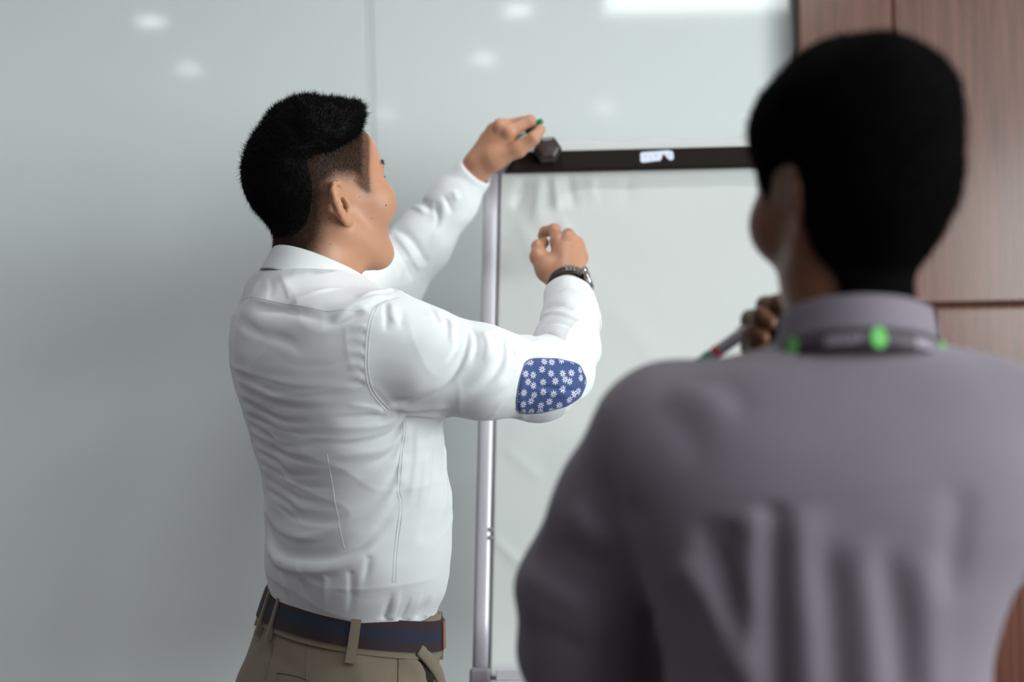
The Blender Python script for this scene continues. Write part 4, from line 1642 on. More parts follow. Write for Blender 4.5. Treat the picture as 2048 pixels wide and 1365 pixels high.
ang = mth('ARCTAN2', sx.outputs['Y'], sx.outputs['X'])
pet = mth('ABSOLUTE', mth('COSINE', mth('MULTIPLY', ang, 4.0)))
lim = mth('MULTIPLY', mth('POWER', pet, 1.4), 0.36)
inside = mth('LESS_THAN', ln_.outputs['Value'], lim)
hole = mth('GREATER_THAN', ln_.outputs['Value'], 0.07)
fac = mth('MULTIPLY', inside, hole)
mx = nt.nodes.new('ShaderNodeMix')
mx.data_type = 'RGBA'
mx.inputs[6].default_value = (0.038, 0.066, 0.19, 1)
mx.inputs[7].default_value = (0.70, 0.70, 0.82, 1)
nt.links.new(fac, mx.inputs[0])
nt.links.new(mx.outputs[2], b_.inputs['Base Color'])
MAT['patch'] = m
MAT['patch_rim'] = mat('patch_rim_stitch', (0.14, 0.16, 0.34), rough=0.8)
outl = catmull([(1034, 818), (1033, 795), (1037, 765), (1044, 740), (1055, 723), (1072, 717), (1102, 718), (1132, 724), (1150, 732), (1163, 746), (1169, 762), (1163, 780), (1146, 800), (1118, 814),
                (1080, 824), (1048, 825), (1034, 818)], 81)[:-1]
cen = np.array([1098, 770.0])
NR = 16
rings = []
for k in range(NR + 1):
    t = k / NR
    rings.append(cen + (outl - cen) * t)
pp = np.concatenate(rings)
w0 = trace(shirt1, pp[:, 0], pp[:, 1], 1.55, 2.4)
n0 = grad(shirt1, w0, 0.003)
n0 /= np.linalg.norm(n0, axis=1)[:, None]
puck = 0.0012 * np.sin((pp[:, 0] - 1100) / 7.0) * sstep(-(pp[:, 1] - 760), 0, 30) * sstep(pp[:, 0], 1090, 1120)
crease = -0.0026 * np.exp(-((pp[:, 1] - (770 + (pp[:, 0] - 1060) * 0.13)) / 3.2) ** 2) * sstep(pp[:, 0], 1058, 1085) + 0.0016 * np.exp(-((pp[:, 1] - (779 + (pp[:, 0] - 1060) * 0.13)) / 5) ** 2) * sstep(pp[:, 0], 1058, 1085)
crease = crease * (1 - sstep(pp[:, 0], 1130, 1162))
dd = shirt_disp(w0, n0)
edge = np.repeat(np.linspace(0, 1, NR + 1), 80)
lift = np.maximum(0.0024 - 0.0019 * sstep(edge, 0.93, 1.0) + puck + crease, 0.0005)
w1 = w0 + n0 * (dd + lift)[:, None]
fq = []
for k in range(NR):
    for j in range(80):
        a, b = k * 80 + j, k * 80 + (j + 1) % 80
        fq.append((a, b, b + 80, a + 80))
pat = mk('elbow_patch', w1, np.array(fq), MAT['patch'], shirt)
pat['label'] = 'blue elbow patch printed with small white flowers'
ux = (w0 - w0[0]) @ np.array([0.98, 0.2, 0.0])
uz = (w0 - w0[0]) @ np.array([0.0, 0.0, 1.0])
S_ = 1 / 0.0130
uvl = pat.data.uv_layers.new(name='print')
li = np.empty(len(pat.data.loops), np.int32)
pat.data.loops.foreach_get('vertex_index', li)
uvl.data.foreach_set('uv', np.column_stack([ux[li] * S_, uz[li] * S_]).ravel().astype(np.float32))
so = pat.modifiers.new('thickness', 'SOLIDIFY')
so.thickness = 0.0012
so.offset = -1
rimp = w1[-80:]
tube('patch_stitching', np.concatenate([rimp, rimp[:2]]), 0.0009, MAT['patch_rim'], pat, 6)

# --- trousers, belt
pt_ = math.radians(11)
Up = U1 * math.cos(pt_) + F1 * math.sin(pt_)
Fp = F1 * math.cos(pt_) - U1 * math.sin(pt_)
TP = np.stack([R1, Fp, Up], 1)
O_ = PEL1
tsec = [(O_ + Up * 0.030, 0.150, 0.107), (O_ + Up * 0.0, 0.155, 0.1125), (O_ - Up * 0.035, 0.160, 0.118), (O_ - Up * 0.075 - Fp * 0.004, 0.165, 0.122), (O_ - Up * 0.12 - Fp * 0.008, 0.171, 0.127),
        (O_ - Up * 0.17 - Fp * 0.006, 0.172, 0.126), (O_ - Up * 0.21, 0.165, 0.12)]
loftT = Loft(TP, tsec, n=2.3, caps=0.004)


def trousers(p):
    d = loftT(p)
    for s in 'RL':
        h, k, a = legs_pts(s)
        d = smin(d, chain(p, [h - np.array([0, 0, 0.03]), k, a + np.array([0, 0, -0.01])], [0.086, 0.068, 0.058], 0.03), 0.03)
    return d.astype(F32)


tv, tq = mesh_sdf(trousers, (PEL1[0] - 0.3, PEL1[1] - 0.3, 0.02), (PEL1[0] + 0.3, PEL1[1] + 0.3, PEL1[2] + 0.10), 0.006, levels=3)
tn = vnormals(tv, tq)
tdefs = [([(520, 1300), (560, 1320), (600, 1350)], -0.002, 0.008, (0.3, 0.3)), ([(800, 1310), (830, 1330), (850, 1365)], 0.003, 0.009, (0.3, 0.3)),
         ([(700, 1310), (720, 1340), (730, 1380)], 0.002, 0.012, (0.3, 0.3)), ([(805, 1330), (790, 1350), (780, 1380)], -0.002, 0.01, (0.3, 0.3))]
TF = build_folds(trousers, tdefs, 1.6, 2.4)
tv = tv + tn * (fold_disp(tv, TF) + 0.0008 * wr1(tv))[:, None]
trs = mk('trousers', tv, tq, MAT['chino'], man1)
trs['label'] = 'khaki chino trousers'
oz = float(O_ @ Up)


def hip_pt(phi, z, off):
    return loftT.point(phi, oz + z, off)


def strip(name, phis, z0, z1, off0, off1, m, parent, fm=None, bevel=0.0006):
    """a band of cloth following the hips between two angles: closed section."""
    vs, fs, K = [], [], 8
    zz = [z0, z0, z0 + (z1 - z0) * 0.3, z0 + (z1 - z0) * 0.7, z1, z1, z0 + (z1 - z0) * 0.7, z0 + (z1 - z0) * 0.3]
    oo = [off0, off1, off1, off1, off1, off0, off0, off0]
    n = len(phis)
    for p in phis:
        for z, o in zip(zz, oo):
            vs.append(hip_pt(p, z, o))
    mi = []
    closed = abs((phis[-1] - phis[0]) % 360 - (360 - (phis[1] - phis[0]))) < 1e-3
    for i in range(n if closed else n - 1):
        for j in range(K):
            fs.append((i * K + j, i * K + (j + 1) % K, ((i + 1) % n) * K + (j + 1) % K, ((i + 1) % n) * K + j))
            mi.append(1 if j == 2 else 0)
    if not closed:
        fs += [tuple(range(K))[::-1], tuple(range((n - 1) * K, n * K))]
        mi += [0, 0]
    return mk(name, vs, fs, m, parent, smooth=False, fmats=mi if fm else None)


strip('waistband', np.arange(0, 360, 3.0), -0.030, 0.026, 0.0005, 0.0028, MAT['chino'], trs)
belt = strip('belt', np.arange(0, 360, 3.0), -0.021, 0.019, 0.0030, 0.0062, [MAT['belt_edge'], MAT['belt_mid']], man1, fm=True)
belt['label'] = 'dark navy striped web belt'
tab = strip('belt_tab', np.linspace(34, 60, 12), -0.019, 0.017, 0.0060, 0.0085, MAT['tan_leather'], belt)
tab['label'] = 'tan leather belt tab'
buck = strip('buckle', np.linspace(82, 98, 8), -0.024, 0.022, 0.0062, 0.0095, MAT['steel'], belt)
for ph in (-21, -83, -104, 62, 120, 180, 215):
    w = 4.2 if ph == -21 else 3.0
    lp = strip('belt_loop', np.linspace(ph - w / 2 * 1.1, ph + w / 2 * 1.1, 4), -0.042, 0.024, 0.0010, 0.0092, MAT['chino'], trs)
# front pocket opening with its folded edge, back pocket welt, seams
def on_tr(px, lift):
    P = catmull(np.asarray(px, float), 24)
    w = trace(trousers, P[:, 0], P[:, 1], 1.6, 2.5)
    n = grad(trousers, w, 0.003)
    n /= np.linalg.norm(n, axis=1)[:, None]
    return w + n * (lift + fold_disp(w, TF) + 0.0008 * wr1(w))[:, None], n


P, n_ = on_tr([(832, 1302), (845, 1320), (855, 1345), (862, 1380), (866, 1410)], 0.0)
v, f = sweep(P, lambda i: np.array([[-1, -0.0012], [1, -0.0012], [1, 0.0012], [-1, 0.0012]]) * np.array([0.001 + 0.010 * math.sin(math.pi * min(1, i / 20.0)), 1]), 4, up=-n_[0])
mk('pocket_opening', v, f, MAT['dark_pocket'], trs, smooth=False)
P, n_ = on_tr([(835, 1298), (856, 1322), (872, 1350), (880, 1385), (884, 1412)], 0.004)
v, f = sweep(P, lambda i: circ(8, 0.010, 0.003), 8, up=-n_[0])
mk('pocket_edge', v, f, MAT['chino'], trs)
for pxs in ([(554, 1346), (590, 1352), (620, 1362)], [(554, 1346), (556, 1368)], [(612, 1282), (612, 1320), (616, 1372)], [(556, 1262), (540, 1310), (528, 1372)], [(796, 1300), (798, 1340), (796, 1380)]):
    P, n_ = on_tr(pxs, 0.0005)
    tube('trouser_seam', P, 0.0009, MAT['chino_seam'], trs, 6)
for s in 'RL':
    h, k, a = legs_pts(s)
    sg = 1 if s == 'R' else -1
    hl_ = np.array([a[0], a[1], 0]) - F1 * 0.07
    shoe('shoe', hl_ + F1 * 0.27 + R1 * sg * 0.02, hl_, MAT['shoe'], MAT['rubber'], man1)

# --- wristwatch on the right wrist
wax = A3(1133, 588, 2.128) - A3(1141, 625, 2.08)
wax /= np.linalg.norm(wax)
wc = A3(1134, 572, 2.136)
face = A3(1172, 582, 2.105) - wc
face -= wax * face.dot(wax)
face /= np.linalg.norm(face)
side = np.cross(wax, face)
watch = empty('wristwatch', (0, 0, 0))
bpy.data.objects.remove(watch, do_unlink=True)
wstrap = ring_band(wc, face, side, wax, 0.0275, 0.0255, [(0.0, -0.009), (0.0022, -0.009), (0.0030, 0), (0.0022, 0.009), (0.0, 0.009), (-0.0004, 0)], 0, 360, 72, 'wristwatch', MAT['strap'], man1, closed=True)
wstrap['label'] = 'black strap watch with a steel case'
cp = wc + face * 0.0285
lathe('watch_case', [(0.0005, 0.0), (0.017, 0.0), (0.0195, 0.002), (0.0200, 0.006), (0.0185, 0.0085), (0.0165, 0.0090), (0.0005, 0.0090)], MAT['steel'], cp, axis=face, n=36, parent=wstrap)
lathe('watch_crystal', [(0.0163, 0.0088), (0.0160, 0.0100), (0.008, 0.0108), (0.0005, 0.0110)], MAT['watch_glass'], cp, axis=face, n=36, parent=wstrap)
tube('watch_crown', np.linspace(cp + wax * 0.0195 + face * 0.005, cp + wax * 0.0235 + face * 0.005, 3), 0.0028, MAT['steel'], wstrap, 12)
for sg in (1, -1):
    for k in range(5):
        a0 = sg * (34 + k * 10)
        c_, s_ = math.cos(math.radians(a0)), math.sin(math.radians(a0))
        pc_ = wc + face * (0.0312 * c_) + side * (0.0292 * s_)
        rad = (face * c_ + side * s_)
        tg = -face * s_ + side * c_
        Mx = Matrix(((tg[0], wax[0], rad[0], pc_[0]), (tg[1], wax[1], rad[1], pc_[1]), (tg[2], wax[2], rad[2], pc_[2]), (0, 0, 0, 1)))
        box('watch_link', (-0.0022, -0.0085, -0.0010), (0.0022, 0.0085, 0.0022), MAT['steel'], wstrap, 0.0007, Mx)

# --- the green marker in his raised left hand
MAT['marker_green'] = mat('marker_green', (0.0, 0.16, 0.07), rough=0.35)
MAT['marker_body'] = mat('marker_body_white', (0.62, 0.62, 0.64), rough=0.4)
MAT['marker_red'] = mat('marker_red', (0.55, 0.03, 0.06), rough=0.4)


def marker(tip, tail, label, cap_len=0.030, r=0.0062, red=False):
    tip, tail = np.asarray(tip, float), np.asarray(tail, float)
    L = np.linalg.norm(tip - tail)
    d = (tip - tail) / L
    e = empty('marker_pen', tail, label, 'marker')
    lathe('barrel', [(0.0005, 0), (r * 0.9, 0.0), (r, 0.002), (r, L - cap_len), (0.0005, L - cap_len)], MAT['marker_body'], tail, axis=d, n=20, parent=e)
    lathe('cap', [(0.0005, L - cap_len), (r * 1.08, L - cap_len), (r * 1.05, L - 0.004), (r * 0.8, L - 0.001), (0.0005, L)], MAT['marker_green'], tail, axis=d, n=20, parent=e)
    lathe('end_plug', [(0.0005, -0.004), (r * 0.7, -0.003), (r * 0.92, 0.0), (0.0005, 0.0001)], MAT['marker_green'], tail, axis=d, n=20, parent=e)
    if red:
        lathe('red_print', [(r * 1.01, L * 0.68), (r * 1.02, L * 0.685), (r * 1.02, L * 0.725), (r * 1.01, L * 0.73)], MAT['marker_red'], tail, axis=d, n=20, parent=e)
    return e


marker(A3(1085, 240, 2.336), A3(1002, 306, 2.376), 'green-capped marker in the raised hand above the flip chart', cap_len=0.034, r=0.0048)

# ------------------------------------------------------------------ the man in the foreground, back turned
MAT['skin2'] = mat('skin_brown', (0.17, 0.070, 0.037), rough=0.45, spec=0.4, sss=0.15, bump=(420, 0.1, 0.0006), vary=(38, 0.08, (1, 1, 1)))
attr_mix(MAT['skin2'], 'stubble', (0.012, 0.007, 0.005, 1))
MAT['hair2'] = mat('black_hair_short', (0.0010, 0.0009, 0.0010), rough=0.9, spec=0.03)
MAT['shirt2'] = mat('lavender_grey_cotton', (0.142, 0.121, 0.150), rough=0.8, spec=0.2, sheen=0.15, bump=(1200, 0.15, 0.0005))
MAT['dark_trouser'] = mat('dark_trousers', (0.03, 0.028, 0.032), rough=0.85)
MAT['lanyard'] = mat('dark_lanyard', (0.035, 0.022, 0.034), rough=0.6)
MAT['lanyard_green'] = mat('lanyard_green_emblem', (0.10, 0.42, 0.08), rough=0.5)
MAT['lanyard_grey'] = mat('lanyard_grey_print', (0.19, 0.17, 0.21), rough=0.6)
MAT['badge'] = mat('badge_card', (0.7, 0.7, 0.72), rough=0.3)

T2 = frame(10.0)
R2, F2, U2 = T2[:, 0], T2[:, 1], T2[:, 2]
PEL2 = A3(1662, 1560, 1.24)
man2 = empty('person', (PEL2[0], PEL2[1], 0.0), 'man in a lavender-grey shirt seen from behind, hand at his chin', 'person')
sec2 = [(1712, 695, 1.25, 0.070, 0.064), (1710, 718, 1.245, 0.108, 0.080), (1700, 755, 1.24, 0.150, 0.094), (1686, 810, 1.235, 0.180, 0.108), (1672, 890, 1.23, 0.192, 0.122),
        (1665, 990, 1.225, 0.186, 0.126), (1656, 1120, 1.225, 0.164, 0.124), (1650, 1250, 1.23, 0.144, 0.120), (1648, 1380, 1.235, 0.138, 0.116), (1652, 1560, 1.24, 0.146, 0.116),
        (1662, 1700, 1.24, 0.156, 0.118)]
loft2 = Loft(T2, [(A3(a, b, c), A, B) for a, b, c, A, B in sec2], n=2.3, caps=0.012)
arm2L = [A3(1345, 880, 1.275), A3(1252, 1030, 1.30), A3(1172, 1180, 1.335), A3(1170, 1300, 1.368), A3(1330, 1335, 1.46), A3(1560, 1300, 1.53), A3(1640, 1280, 1.54)]
rad2L = [0.070, 0.061, 0.058, 0.059, 0.050, 0.040, 0.034]
arm2R = [A3(1995, 890, 1.215), A3(1990, 1020, 1.31), A3(1890, 1170, 1.47), A3(1770, 1040, 1.50), A3(1630, 830, 1.475)]
rad2R = [0.070, 0.063, 0.055, 0.046, 0.036]
neck2 = A3(1712, 690, 1.25)


def shirt2(p):
    d = loft2(p)
    d = smin(d, rcone(p, neck2 + np.array([0, 0, -0.042]), arm2R[0], 0.040, 0.056), 0.04)
    d = smin(d, rcone(p, neck2 + np.array([0, 0, -0.042]), arm2L[0], 0.040, 0.056), 0.04)
    d = smin(d, chain(p, arm2L, rad2L, 0.03), 0.025)
    d = smin(d, chain(p, arm2R, rad2R, 0.03), 0.025)
    return d.astype(F32)


HD2 = Head(A3(1708, 393, 1.245), frame(-20, -4, 2), 0.935, flare=6.0, ear_in=0.010)
neckpath2 = [HD2.world((0, -0.026, -0.02)), A3(1702, 560, 1.262), A3(1706, 640, 1.252), A3(1712, 720, 1.25)]
wrist2R = A3(1592, 770, 1.468)
J2 = dict(wrist=wrist2R, wrist2=A3(1630, 830, 1.475),
          fingers=[[A3(1562, 655, 1.447), A3(1532, 612, 1.415), A3(1556, 606, 1.395), A3(1572, 618, 1.39)],
                   [A3(1545, 678, 1.450), A3(1502, 640, 1.418), A3(1522, 632, 1.395), A3(1540, 645, 1.39)],
                   [A3(1536, 702, 1.452), A3(1492, 668, 1.422), A3(1510, 664, 1.400), A3(1526, 676, 1.395)],
                   [A3(1535, 724, 1.455), A3(1498, 695, 1.428), A3(1512, 690, 1.410), A3(1526, 700, 1.405)]],
          thumb=[A3(1590, 710, 1.440), A3(1592, 668, 1.420), A3(1582, 640, 1.405), A3(1568, 626, 1.40)],
          mc=[np.zeros(3)] * 4)
fH2, cH2, RH2 = hand_sdf(J2)
wrist2L = A3(1700, 1265, 1.55)
J2L = dict(wrist=wrist2L, wrist2=A3(1650, 1278, 1.542),
           fingers=[[wrist2L + R2 * 0.075 + U2 * (0.028 - 0.018 * k) + F2 * 0.01, wrist2L + R2 * 0.112 + U2 * (0.026 - 0.018 * k) - F2 * 0.002,
                     wrist2L + R2 * 0.128 + U2 * (0.024 - 0.018 * k) - F2 * 0.02, wrist2L + R2 * 0.128 + U2 * (0.022 - 0.018 * k) - F2 * 0.038] for k in range(4)],
           thumb=[wrist2L + R2 * 0.03 + U2 * 0.02, wrist2L + R2 * 0.055 + U2 * 0.042, wrist2L + R2 * 0.082 + U2 * 0.052 - F2 * 0.01, wrist2L + R2 * 0.102 + U2 * 0.052 - F2 * 0.02],
           mc=[np.zeros(3)] * 4)
fH2L, cH2L, RH2L = hand_sdf(J2L)


def legs2(side):
    s = 1 if side == 'R' else -1
    hip = np.array([PEL2[0], PEL2[1], PEL2[2] - 0.09]) + R2 * s * 0.088
    return [hip, np.array([hip[0], hip[1], 0.49]) + R2 * s * 0.01 + F2 * 0.015, np.array([hip[0], hip[1], 0.09]) + R2 * s * 0.02 - F2 * 0.01]


def body2(p):
    d = bounded(p, HD2.world((0, 0, 0.0)), 0.17, HD2.sdf)
    d = smin(d, chain(p, neckpath2, [0.047, 0.046, 0.052, 0.058], 0.02), 0.022)
    d = smin(d, loft2(p, -0.022), 0.016)
    d = smin(d, chain(p, arm2L[:-1] + [wrist2L], [r * 0.66 for r in rad2L[:-1]] + [0.0235], 0.01), 0.02)
    d = smin(d, chain(p, arm2R[:-1] + [wrist2R], [r * 0.66 for r in rad2R[:-1]] + [0.0235], 0.01), 0.02)
    d = smin(d, bounded(p, cH2, RH2, fH2), 0.008)
    d = smin(d, bounded(p, cH2L, RH2L, fH2L), 0.008)
    for s in 'RL':
        h, k, a = legs2(s)
        d = smin(d, chain(p, [h, k, a], [0.066, 0.044, 0.032], 0.02), 0.02)
    return d.astype(F32)


hb2 = (HD2.C - np.array([0.15, 0.15, 0.155]), HD2.C + np.array([0.15, 0.15, 0.16]))
r2b = (cH2 - 0.095, cH2 + 0.095)
l2b = (cH2L - 0.11, cH2L + 0.11)
parts = [mesh_sdf(body2, hb2[0], hb2[1], 0.0024, levels=4), mesh_sdf(body2, r2b[0], r2b[1], 0.002, levels=4), mesh_sdf(body2, l2b[0], l2b[1], 0.003, levels=4),
         mesh_sdf(body2, (-0.1, 0.9, 0.04), (0.75, 1.75, 1.55), 0.010, keep=box_keep(boxes_out=[(b[0] + 0.014, b[1] - 0.014) for b in (hb2, r2b, l2b)]), levels=3)]
bv2, bq2 = join_meshes(parts)
bodyb = mk('body', bv2, bq2, MAT['skin2'], man2)
ql = HD2.local(bv2)
sd2 = poly_sd(ql[:, 1:], HAIR_POLY2)
on_head2 = np.linalg.norm(ql, axis=1) < 0.19
qf = ql.astype(F32)
ear2 = np.minimum(HD2.ear(qf, 1), HD2.ear(qf, -1)) < HD2.skull(qf) - 0.0015
set_attr(bodyb, 'stubble', np.clip(sstep(sd2, -0.004, 0.016) * on_head2 * (~ear2), 0, 0.95))


def headneck2(p):
    return smin(HD2.skull_w(p), chain(p, neckpath2, [0.047, 0.046, 0.052, 0.058], 0.02), 0.022)


def hair2(p):
    q = HD2.local(p)
    d = headneck2(p)
    sd = poly_sd(q[:, 1:].astype(float), HAIR_POLY2)
    y, z = q[:, 1], q[:, 2]
    top = sstep(z, 0.02, 0.11)
    th = 0.0015 + 0.0055 * sstep(z, -0.09, -0.02) + 0.010 * top * (1 - 0.8 * sstep(y, 0.02, 0.08)) + 0.004 * sstep(-y, 0.03, 0.08) * sstep(z, -0.06, 0.03)
    th = th + 0.008 * np.exp(-((z + 0.020) / 0.036) ** 2) * sstep(-y, -0.005, 0.035)
    th = th + 0.0012 * hn1(q.astype(float)) * np.clip(th / 0.01, 0, 1)
    inset = sstep(sd, 0.0, 0.018)
    th = th * inset - 0.004 * (1 - inset)
    return (d - th).astype(F32)


hv, hq = mesh_sdf(hair2, hb2[0] - 0.02, hb2[1] + 0.02, 0.004, levels=4, slack=2.2)
hairb = mk('hair', hv, hq, MAT['hair2'], man2)
hn = vnormals(hv, hq)
wt = (headneck2(hv.astype(F32)) > 0.003) * 1.0
pts, fi = sample_faces(hv, hq, 9000, wt, 13)
nn = hn[hq[fi, 0]]
hs = strands('hair_strands', pts - nn * 0.001, nn, nn * 0.6 - HD2.fr[:, 2] * 0.4 + RNG.normal(size=nn.shape) * 0.3, 0.006 * RNG.uniform(0.5, 1.2, len(pts)), 0.0005, MAT['hair2'], man2, 0.2, 15, 2)
hs['kind'] = 'stuff'
for sg in (1, -1):
    n = 110
    t = RNG.uniform(0, 1, n)
    loc = np.stack([sg * (0.012 + 0.036 * t), 0.094 - 0.019 * t ** 2.0, 0.0315 + 0.004 * np.sin(t * 2.6) + RNG.normal(size=n) * 0.0016], -1)
    wpt = HD2.world(loc)
    dr = HD2.fr[:, 0] * sg * 0.8 + HD2.fr[:, 1] * 0.3 + RNG.normal(size=(n, 3)) * 0.2
    strands('eyebrow', wpt, dr, dr, 0.0075, 0.00035, MAT['hair2'], man2, 0.2, 7, 2)
    c = HD2.world((sg * 0.031, 0.0765, 0.0112))
    ey = lathe('eye', [(0.0118 * math.sin(a) + 1e-4, -0.0118 * math.cos(a)) for a in np.linspace(0, math.pi, 13)], [MAT['eye_white'], MAT['iris']], c, axis=HD2.fr[:, 1], n=24, parent=man2)
    for pg in ey.data.polygons:
        if (pg.center - (Vector(c) - Vector(root_loc(man2)))).dot(Vector(HD2.fr[:, 1])) > 0.0104:
            pg.material_index = 1

PXF = []
fold([(1548, 1000), (1545, 1150), (1552, 1365), (1556, 1480)], -0.0085, 0.011, 0.1, 0.05)
fold([(1518, 1010), (1510, 1120), (1506, 1250), (1500, 1400)], 0.0070, 0.014, 0.15, 0.1)
fold([(1590, 1000), (1606, 1120), (1618, 1260), (1626, 1400)], 0.0060, 0.016, 0.2, 0.1)
fold([(1640, 1060), (1660, 1200), (1672, 1365), (1676, 1450)], -0.0070, 0.013, 0.3, 0.1)
fold([(1470, 1040), (1440, 1110), (1460, 1200), (1480, 1290)], -0.0070, 0.012, 0.2, 0.3)
fold([(1400, 1030), (1420, 1090), (1450, 1150)], -0.0050, 0.010)
fold([(1345, 1110), (1400, 1170), (1450, 1260), (1480, 1365)], 0.0090, 0.015, 0.2, 0.2)
fold([(1760, 1090), (1790, 1220), (1810, 1400)], -0.0060, 0.014, 0.3, 0.1)
fold([(1720, 1060), (1740, 1200), (1750, 1400)], 0.0050, 0.016, 0.3, 0.1)
fold([(1850, 1100), (1860, 1230), (1866, 1400)], 0.0050, 0.016, 0.3, 0.1)
fold([(1930, 960), (1915, 1080), (1900, 1220)], -0.0050, 0.014, 0.3, 0.3)
fold([(1330, 780), (1400, 800), (1470, 850)], 0.0030, 0.016)
fold([(1310, 800), (1360, 850), (1420, 940)], -0.0030, 0.016)
fold([(1420, 760), (1460, 780), (1500, 840)], -0.0024, 0.013)
fold([(1205, 930), (1240, 1010), (1300, 1040)], -0.0050, 0.011)
fold([(1140, 1010), (1190, 1060), (1260, 1090)], 0.0050, 0.012)
fold([(1110, 1100), (1160, 1110), (1230, 1150)], -0.0060, 0.011)
fold([(1050, 1150), (1110, 1180), (1190, 1230)], 0.0050, 0.013)
fold([(1050, 1260), (1110, 1270), (1180, 1310)], -0.0050, 0.012)
PXF = [(a_, b_ * 0.8, c_, d_) for a_, b_, c_, d_ in PXF]
FOL2 = build_folds(shirt2, PXF, 0.85, 1.8)
sv, sq = mesh_sdf(shirt2, (-0.15, 0.9, 0.86), (0.75, 1.75, 1.50), 0.0048, levels=4, slack=3.2)
sn = vnormals(sv, sq)
sv2 = sv + sn * (fold_disp(sv, FOL2) + 0.0016 * wr3(sv) + 0.0007 * wr1(sv))[:, None]
kp = np.ones(len(sv), bool)
c2 = A3(1712, 640, 1.25)
kp &= ~((np.linalg.norm((sv - c2)[:, :2], axis=1) < 0.048) & (sv[:, 2] > c2[2] - 0.04))
for arm in (arm2R, arm2L):
    ax = arm[-1] - arm[-2]
    ax /= np.linalg.norm(ax)
    kp &= ~((((sv - arm[-1]) @ ax) > 0.0) & (np.linalg.norm(sv - arm[-1], axis=1) < 0.06))
shirtb = mk('shirt', sv2, sq[kp[sq].all(1)], MAT['shirt2'], man2)
shirtb['label'] = 'lavender-grey long-sleeved shirt'
for pxs in ([(1420, 985), (1550, 995), (1700, 990), (1880, 965)],):
    P = catmull(np.asarray(pxs, float), 40)
    w = trace(shirt2, P[:, 0], P[:, 1], 0.85, 1.8)
    n = grad(shirt2, w, 0.003)
    n /= np.linalg.norm(n, axis=1)[:, None]
    tube('seam', w + n * (fold_disp(w, FOL2) + 0.0016 * wr3(w) + 0.0007 * wr1(w))[:, None], 0.0006, MAT['shirt2'], shirtb, 6)
ct = math.radians(14)
Uc2 = U2 * math.cos(ct) + F2 * math.sin(ct)
Fc2 = F2 * math.cos(ct) - U2 * math.sin(ct)
cc2 = A3(1712, 632, 1.25)
prof2 = [(-0.002, -0.045), (-0.0005, -0.012), (0.000, -0.002), (0.0018, 0.0008), (0.0038, -0.001), (0.0055, -0.012), (0.0085, -0.030), (0.0088, -0.0325),
         (0.0065, -0.0325), (0.0035, -0.013), (0.0022, -0.005), (0.0012, -0.014), (0.0003, -0.045)]
ring_band(cc2, R2, Fc2, Uc2, 0.0620, 0.0660, prof2, 270 - 165, 270 + 165, 80, 'collar', MAT['shirt2'], shirtb, collar_mod(True))
cuff('cuff', [A3(1660, 870, 1.482), A3(1640, 845, 1.478), A3(1618, 808, 1.472)], [0.039, 0.037, 0.034], MAT['shirt2'], shirtb)
cuff('cuff', [A3(1600, 1290, 1.535), A3(1640, 1280, 1.54), A3(1668, 1274, 1.546)], [0.039, 0.036, 0.033], MAT['shirt2'], shirtb)

# lanyard round the collar, falling to a badge in front
lc = cc2 - Uc2 * 0.028
lprof = [(0.0100, -0.0205), (0.0112, -0.0205), (0.0102, -0.0015), (0.0090, -0.0015)]
lan = ring_band(lc, R2, Fc2, Uc2, 0.0625, 0.0665, lprof, 270 - 150, 270 + 150, 90, 'lanyard', MAT['lanyard'], man2)
lan['label'] = 'dark lanyard with green emblems'


def on_lan(phi, z, off=0.0):
    p = math.radians(phi)
    c, s = math.cos(p), math.sin(p)
    a, b = 0.0625, 0.0665
    nr = np.array([c / a, s / b])
    nr /= np.linalg.norm(nr)
    rr = 0.0112 + (z + 0.0205) / 0.019 * (-0.001) + off
    return lc + R2 * (a * c + nr[0] * rr) + Fc2 * (b * s + nr[1] * rr) + Uc2 * z


def lan_patch(name, ph0, ph1, z0, z1, m, roundish=False):
    n = 14
    vs = []
    for i, t in enumerate(np.linspace(0, 1, n)):
        hh = math.sqrt(max(0.02, 1 - (2 * t - 1) ** 2)) if roundish else 1.0
        zm, zh = (z0 + z1) / 2, (z1 - z0) / 2 * hh
        ph = ph0 + (ph1 - ph0) * t
        vs += [on_lan(ph, zm - zh, 0.0), on_lan(ph, zm + zh, 0.0), on_lan(ph, zm + zh, 0.0006), on_lan(ph, zm - zh, 0.0006)]
    fs = []
    for i in range(n - 1):
        for j in range(4):
            fs.append((i * 4 + j, i * 4 + (j + 1) % 4, i * 4 + 4 + (j + 1) % 4, i * 4 + 4 + j))
    fs += [(3, 2, 1, 0), tuple(range((n - 1) * 4, n * 4))]
    return mk(name, vs, fs, m, lan, smooth=False)


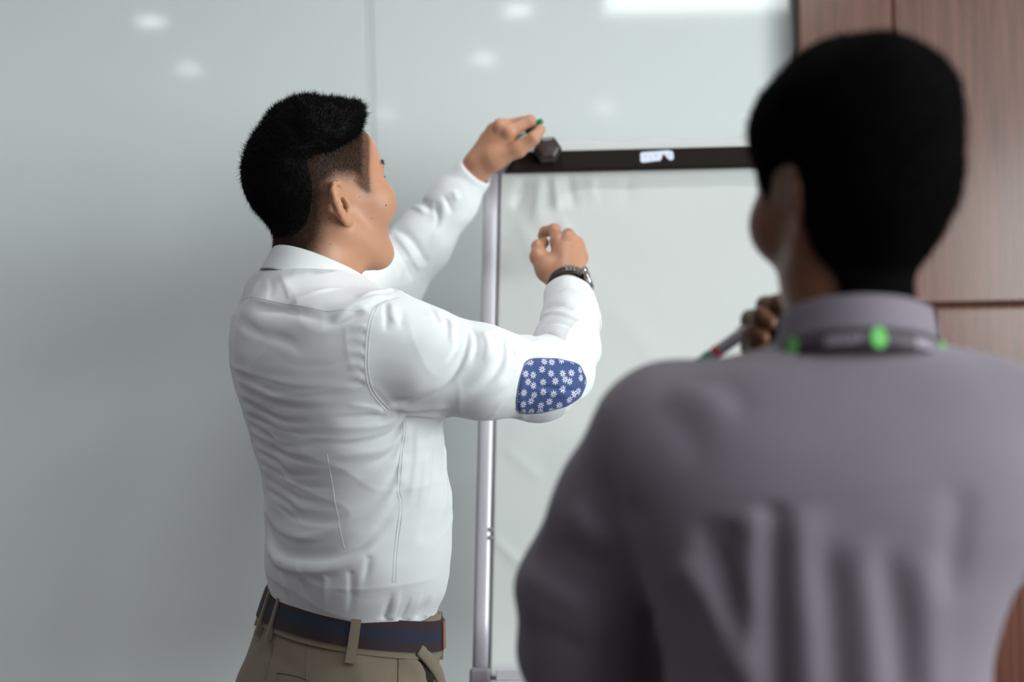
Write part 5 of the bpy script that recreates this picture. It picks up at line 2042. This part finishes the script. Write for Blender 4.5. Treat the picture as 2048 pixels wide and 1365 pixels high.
for c0 in (-80, -20, -140):
    lan_patch('green_emblem', c0 - 5.0, c0 + 5.0, -0.0200, -0.0020, MAT['lanyard_green'], True)
    for k in range(5):
        lan_patch('printed_letter', c0 - 32 + k * 4.6, c0 - 29 + k * 4.6, -0.0145, -0.0075, MAT['lanyard_grey'])
    for k in range(4):
        lan_patch('printed_letter', c0 + 26 + k * 5.0, c0 + 30 + k * 5.0, -0.0160, -0.0075, MAT['lanyard_grey'])
chest = loft2.point(90, float(A3(1668, 1080, 1.225)[2]), 0.012)
for ph in (60, 120):
    a = on_lan(ph, -0.011)
    mid = loft2.point(ph + (90 - ph) * 0.35, float(a[2] - 0.09), 0.010)
    P = catmull([a, mid, chest], 16)
    v, f = sweep(P, lambda i: np.array([[-0.0095, -0.0006], [0.0095, -0.0006], [0.0095, 0.0006], [-0.0095, 0.0006]]), 4, up=F2)
    mk('lanyard_strap', v, f, MAT['lanyard'], lan, smooth=False)
Mx = Matrix(((R2[0], U2[0], F2[0], chest[0]), (R2[1], U2[1], F2[1], chest[1]), (R2[2], U2[2], F2[2], chest[2]), (0, 0, 0, 1)))
box('badge', (-0.030, -0.095, 0.001), (0.030, -0.004, 0.004), MAT['badge'], lan, 0.001, Mx)

# trousers, belt line and shoes
oT = PEL2
tsec2 = [(oT + U2 * 0.05, 0.158, 0.121), (oT, 0.160, 0.122), (oT - U2 * 0.08, 0.172, 0.130), (oT - U2 * 0.16, 0.172, 0.128), (oT - U2 * 0.2, 0.162, 0.118)]
loftT2 = Loft(T2, tsec2, n=2.3, caps=0.004)


def trousers2(p):
    d = loftT2(p)
    for s in 'RL':
        h, k, a = legs2(s)
        d = smin(d, chain(p, [h - np.array([0, 0, 0.03]), k, a + np.array([0, 0, -0.01])], [0.086, 0.068, 0.058], 0.03), 0.03)
    return d.astype(F32)


tv, tq = mesh_sdf(trousers2, (PEL2[0] - 0.3, PEL2[1] - 0.3, 0.02), (PEL2[0] + 0.3, PEL2[1] + 0.3, PEL2[2] + 0.10), 0.009, levels=3)
tr2 = mk('trousers', tv, tq, MAT['dark_trouser'], man2)
tr2['label'] = 'dark trousers'
for s in 'RL':
    h, k, a = legs2(s)
    sg = 1 if s == 'R' else -1
    hl_ = np.array([a[0], a[1], 0]) - F2 * 0.07
    shoe('shoe', hl_ + F2 * 0.27 + R2 * sg * 0.03, hl_, MAT['rubber'], MAT['rubber'], man2)

marker(A3(1374, 747, 1.435), A3(1582, 598, 1.400), 'white marker with green cap in the hand at the second man\'s chin', cap_len=0.030, r=0.0065, red=True)
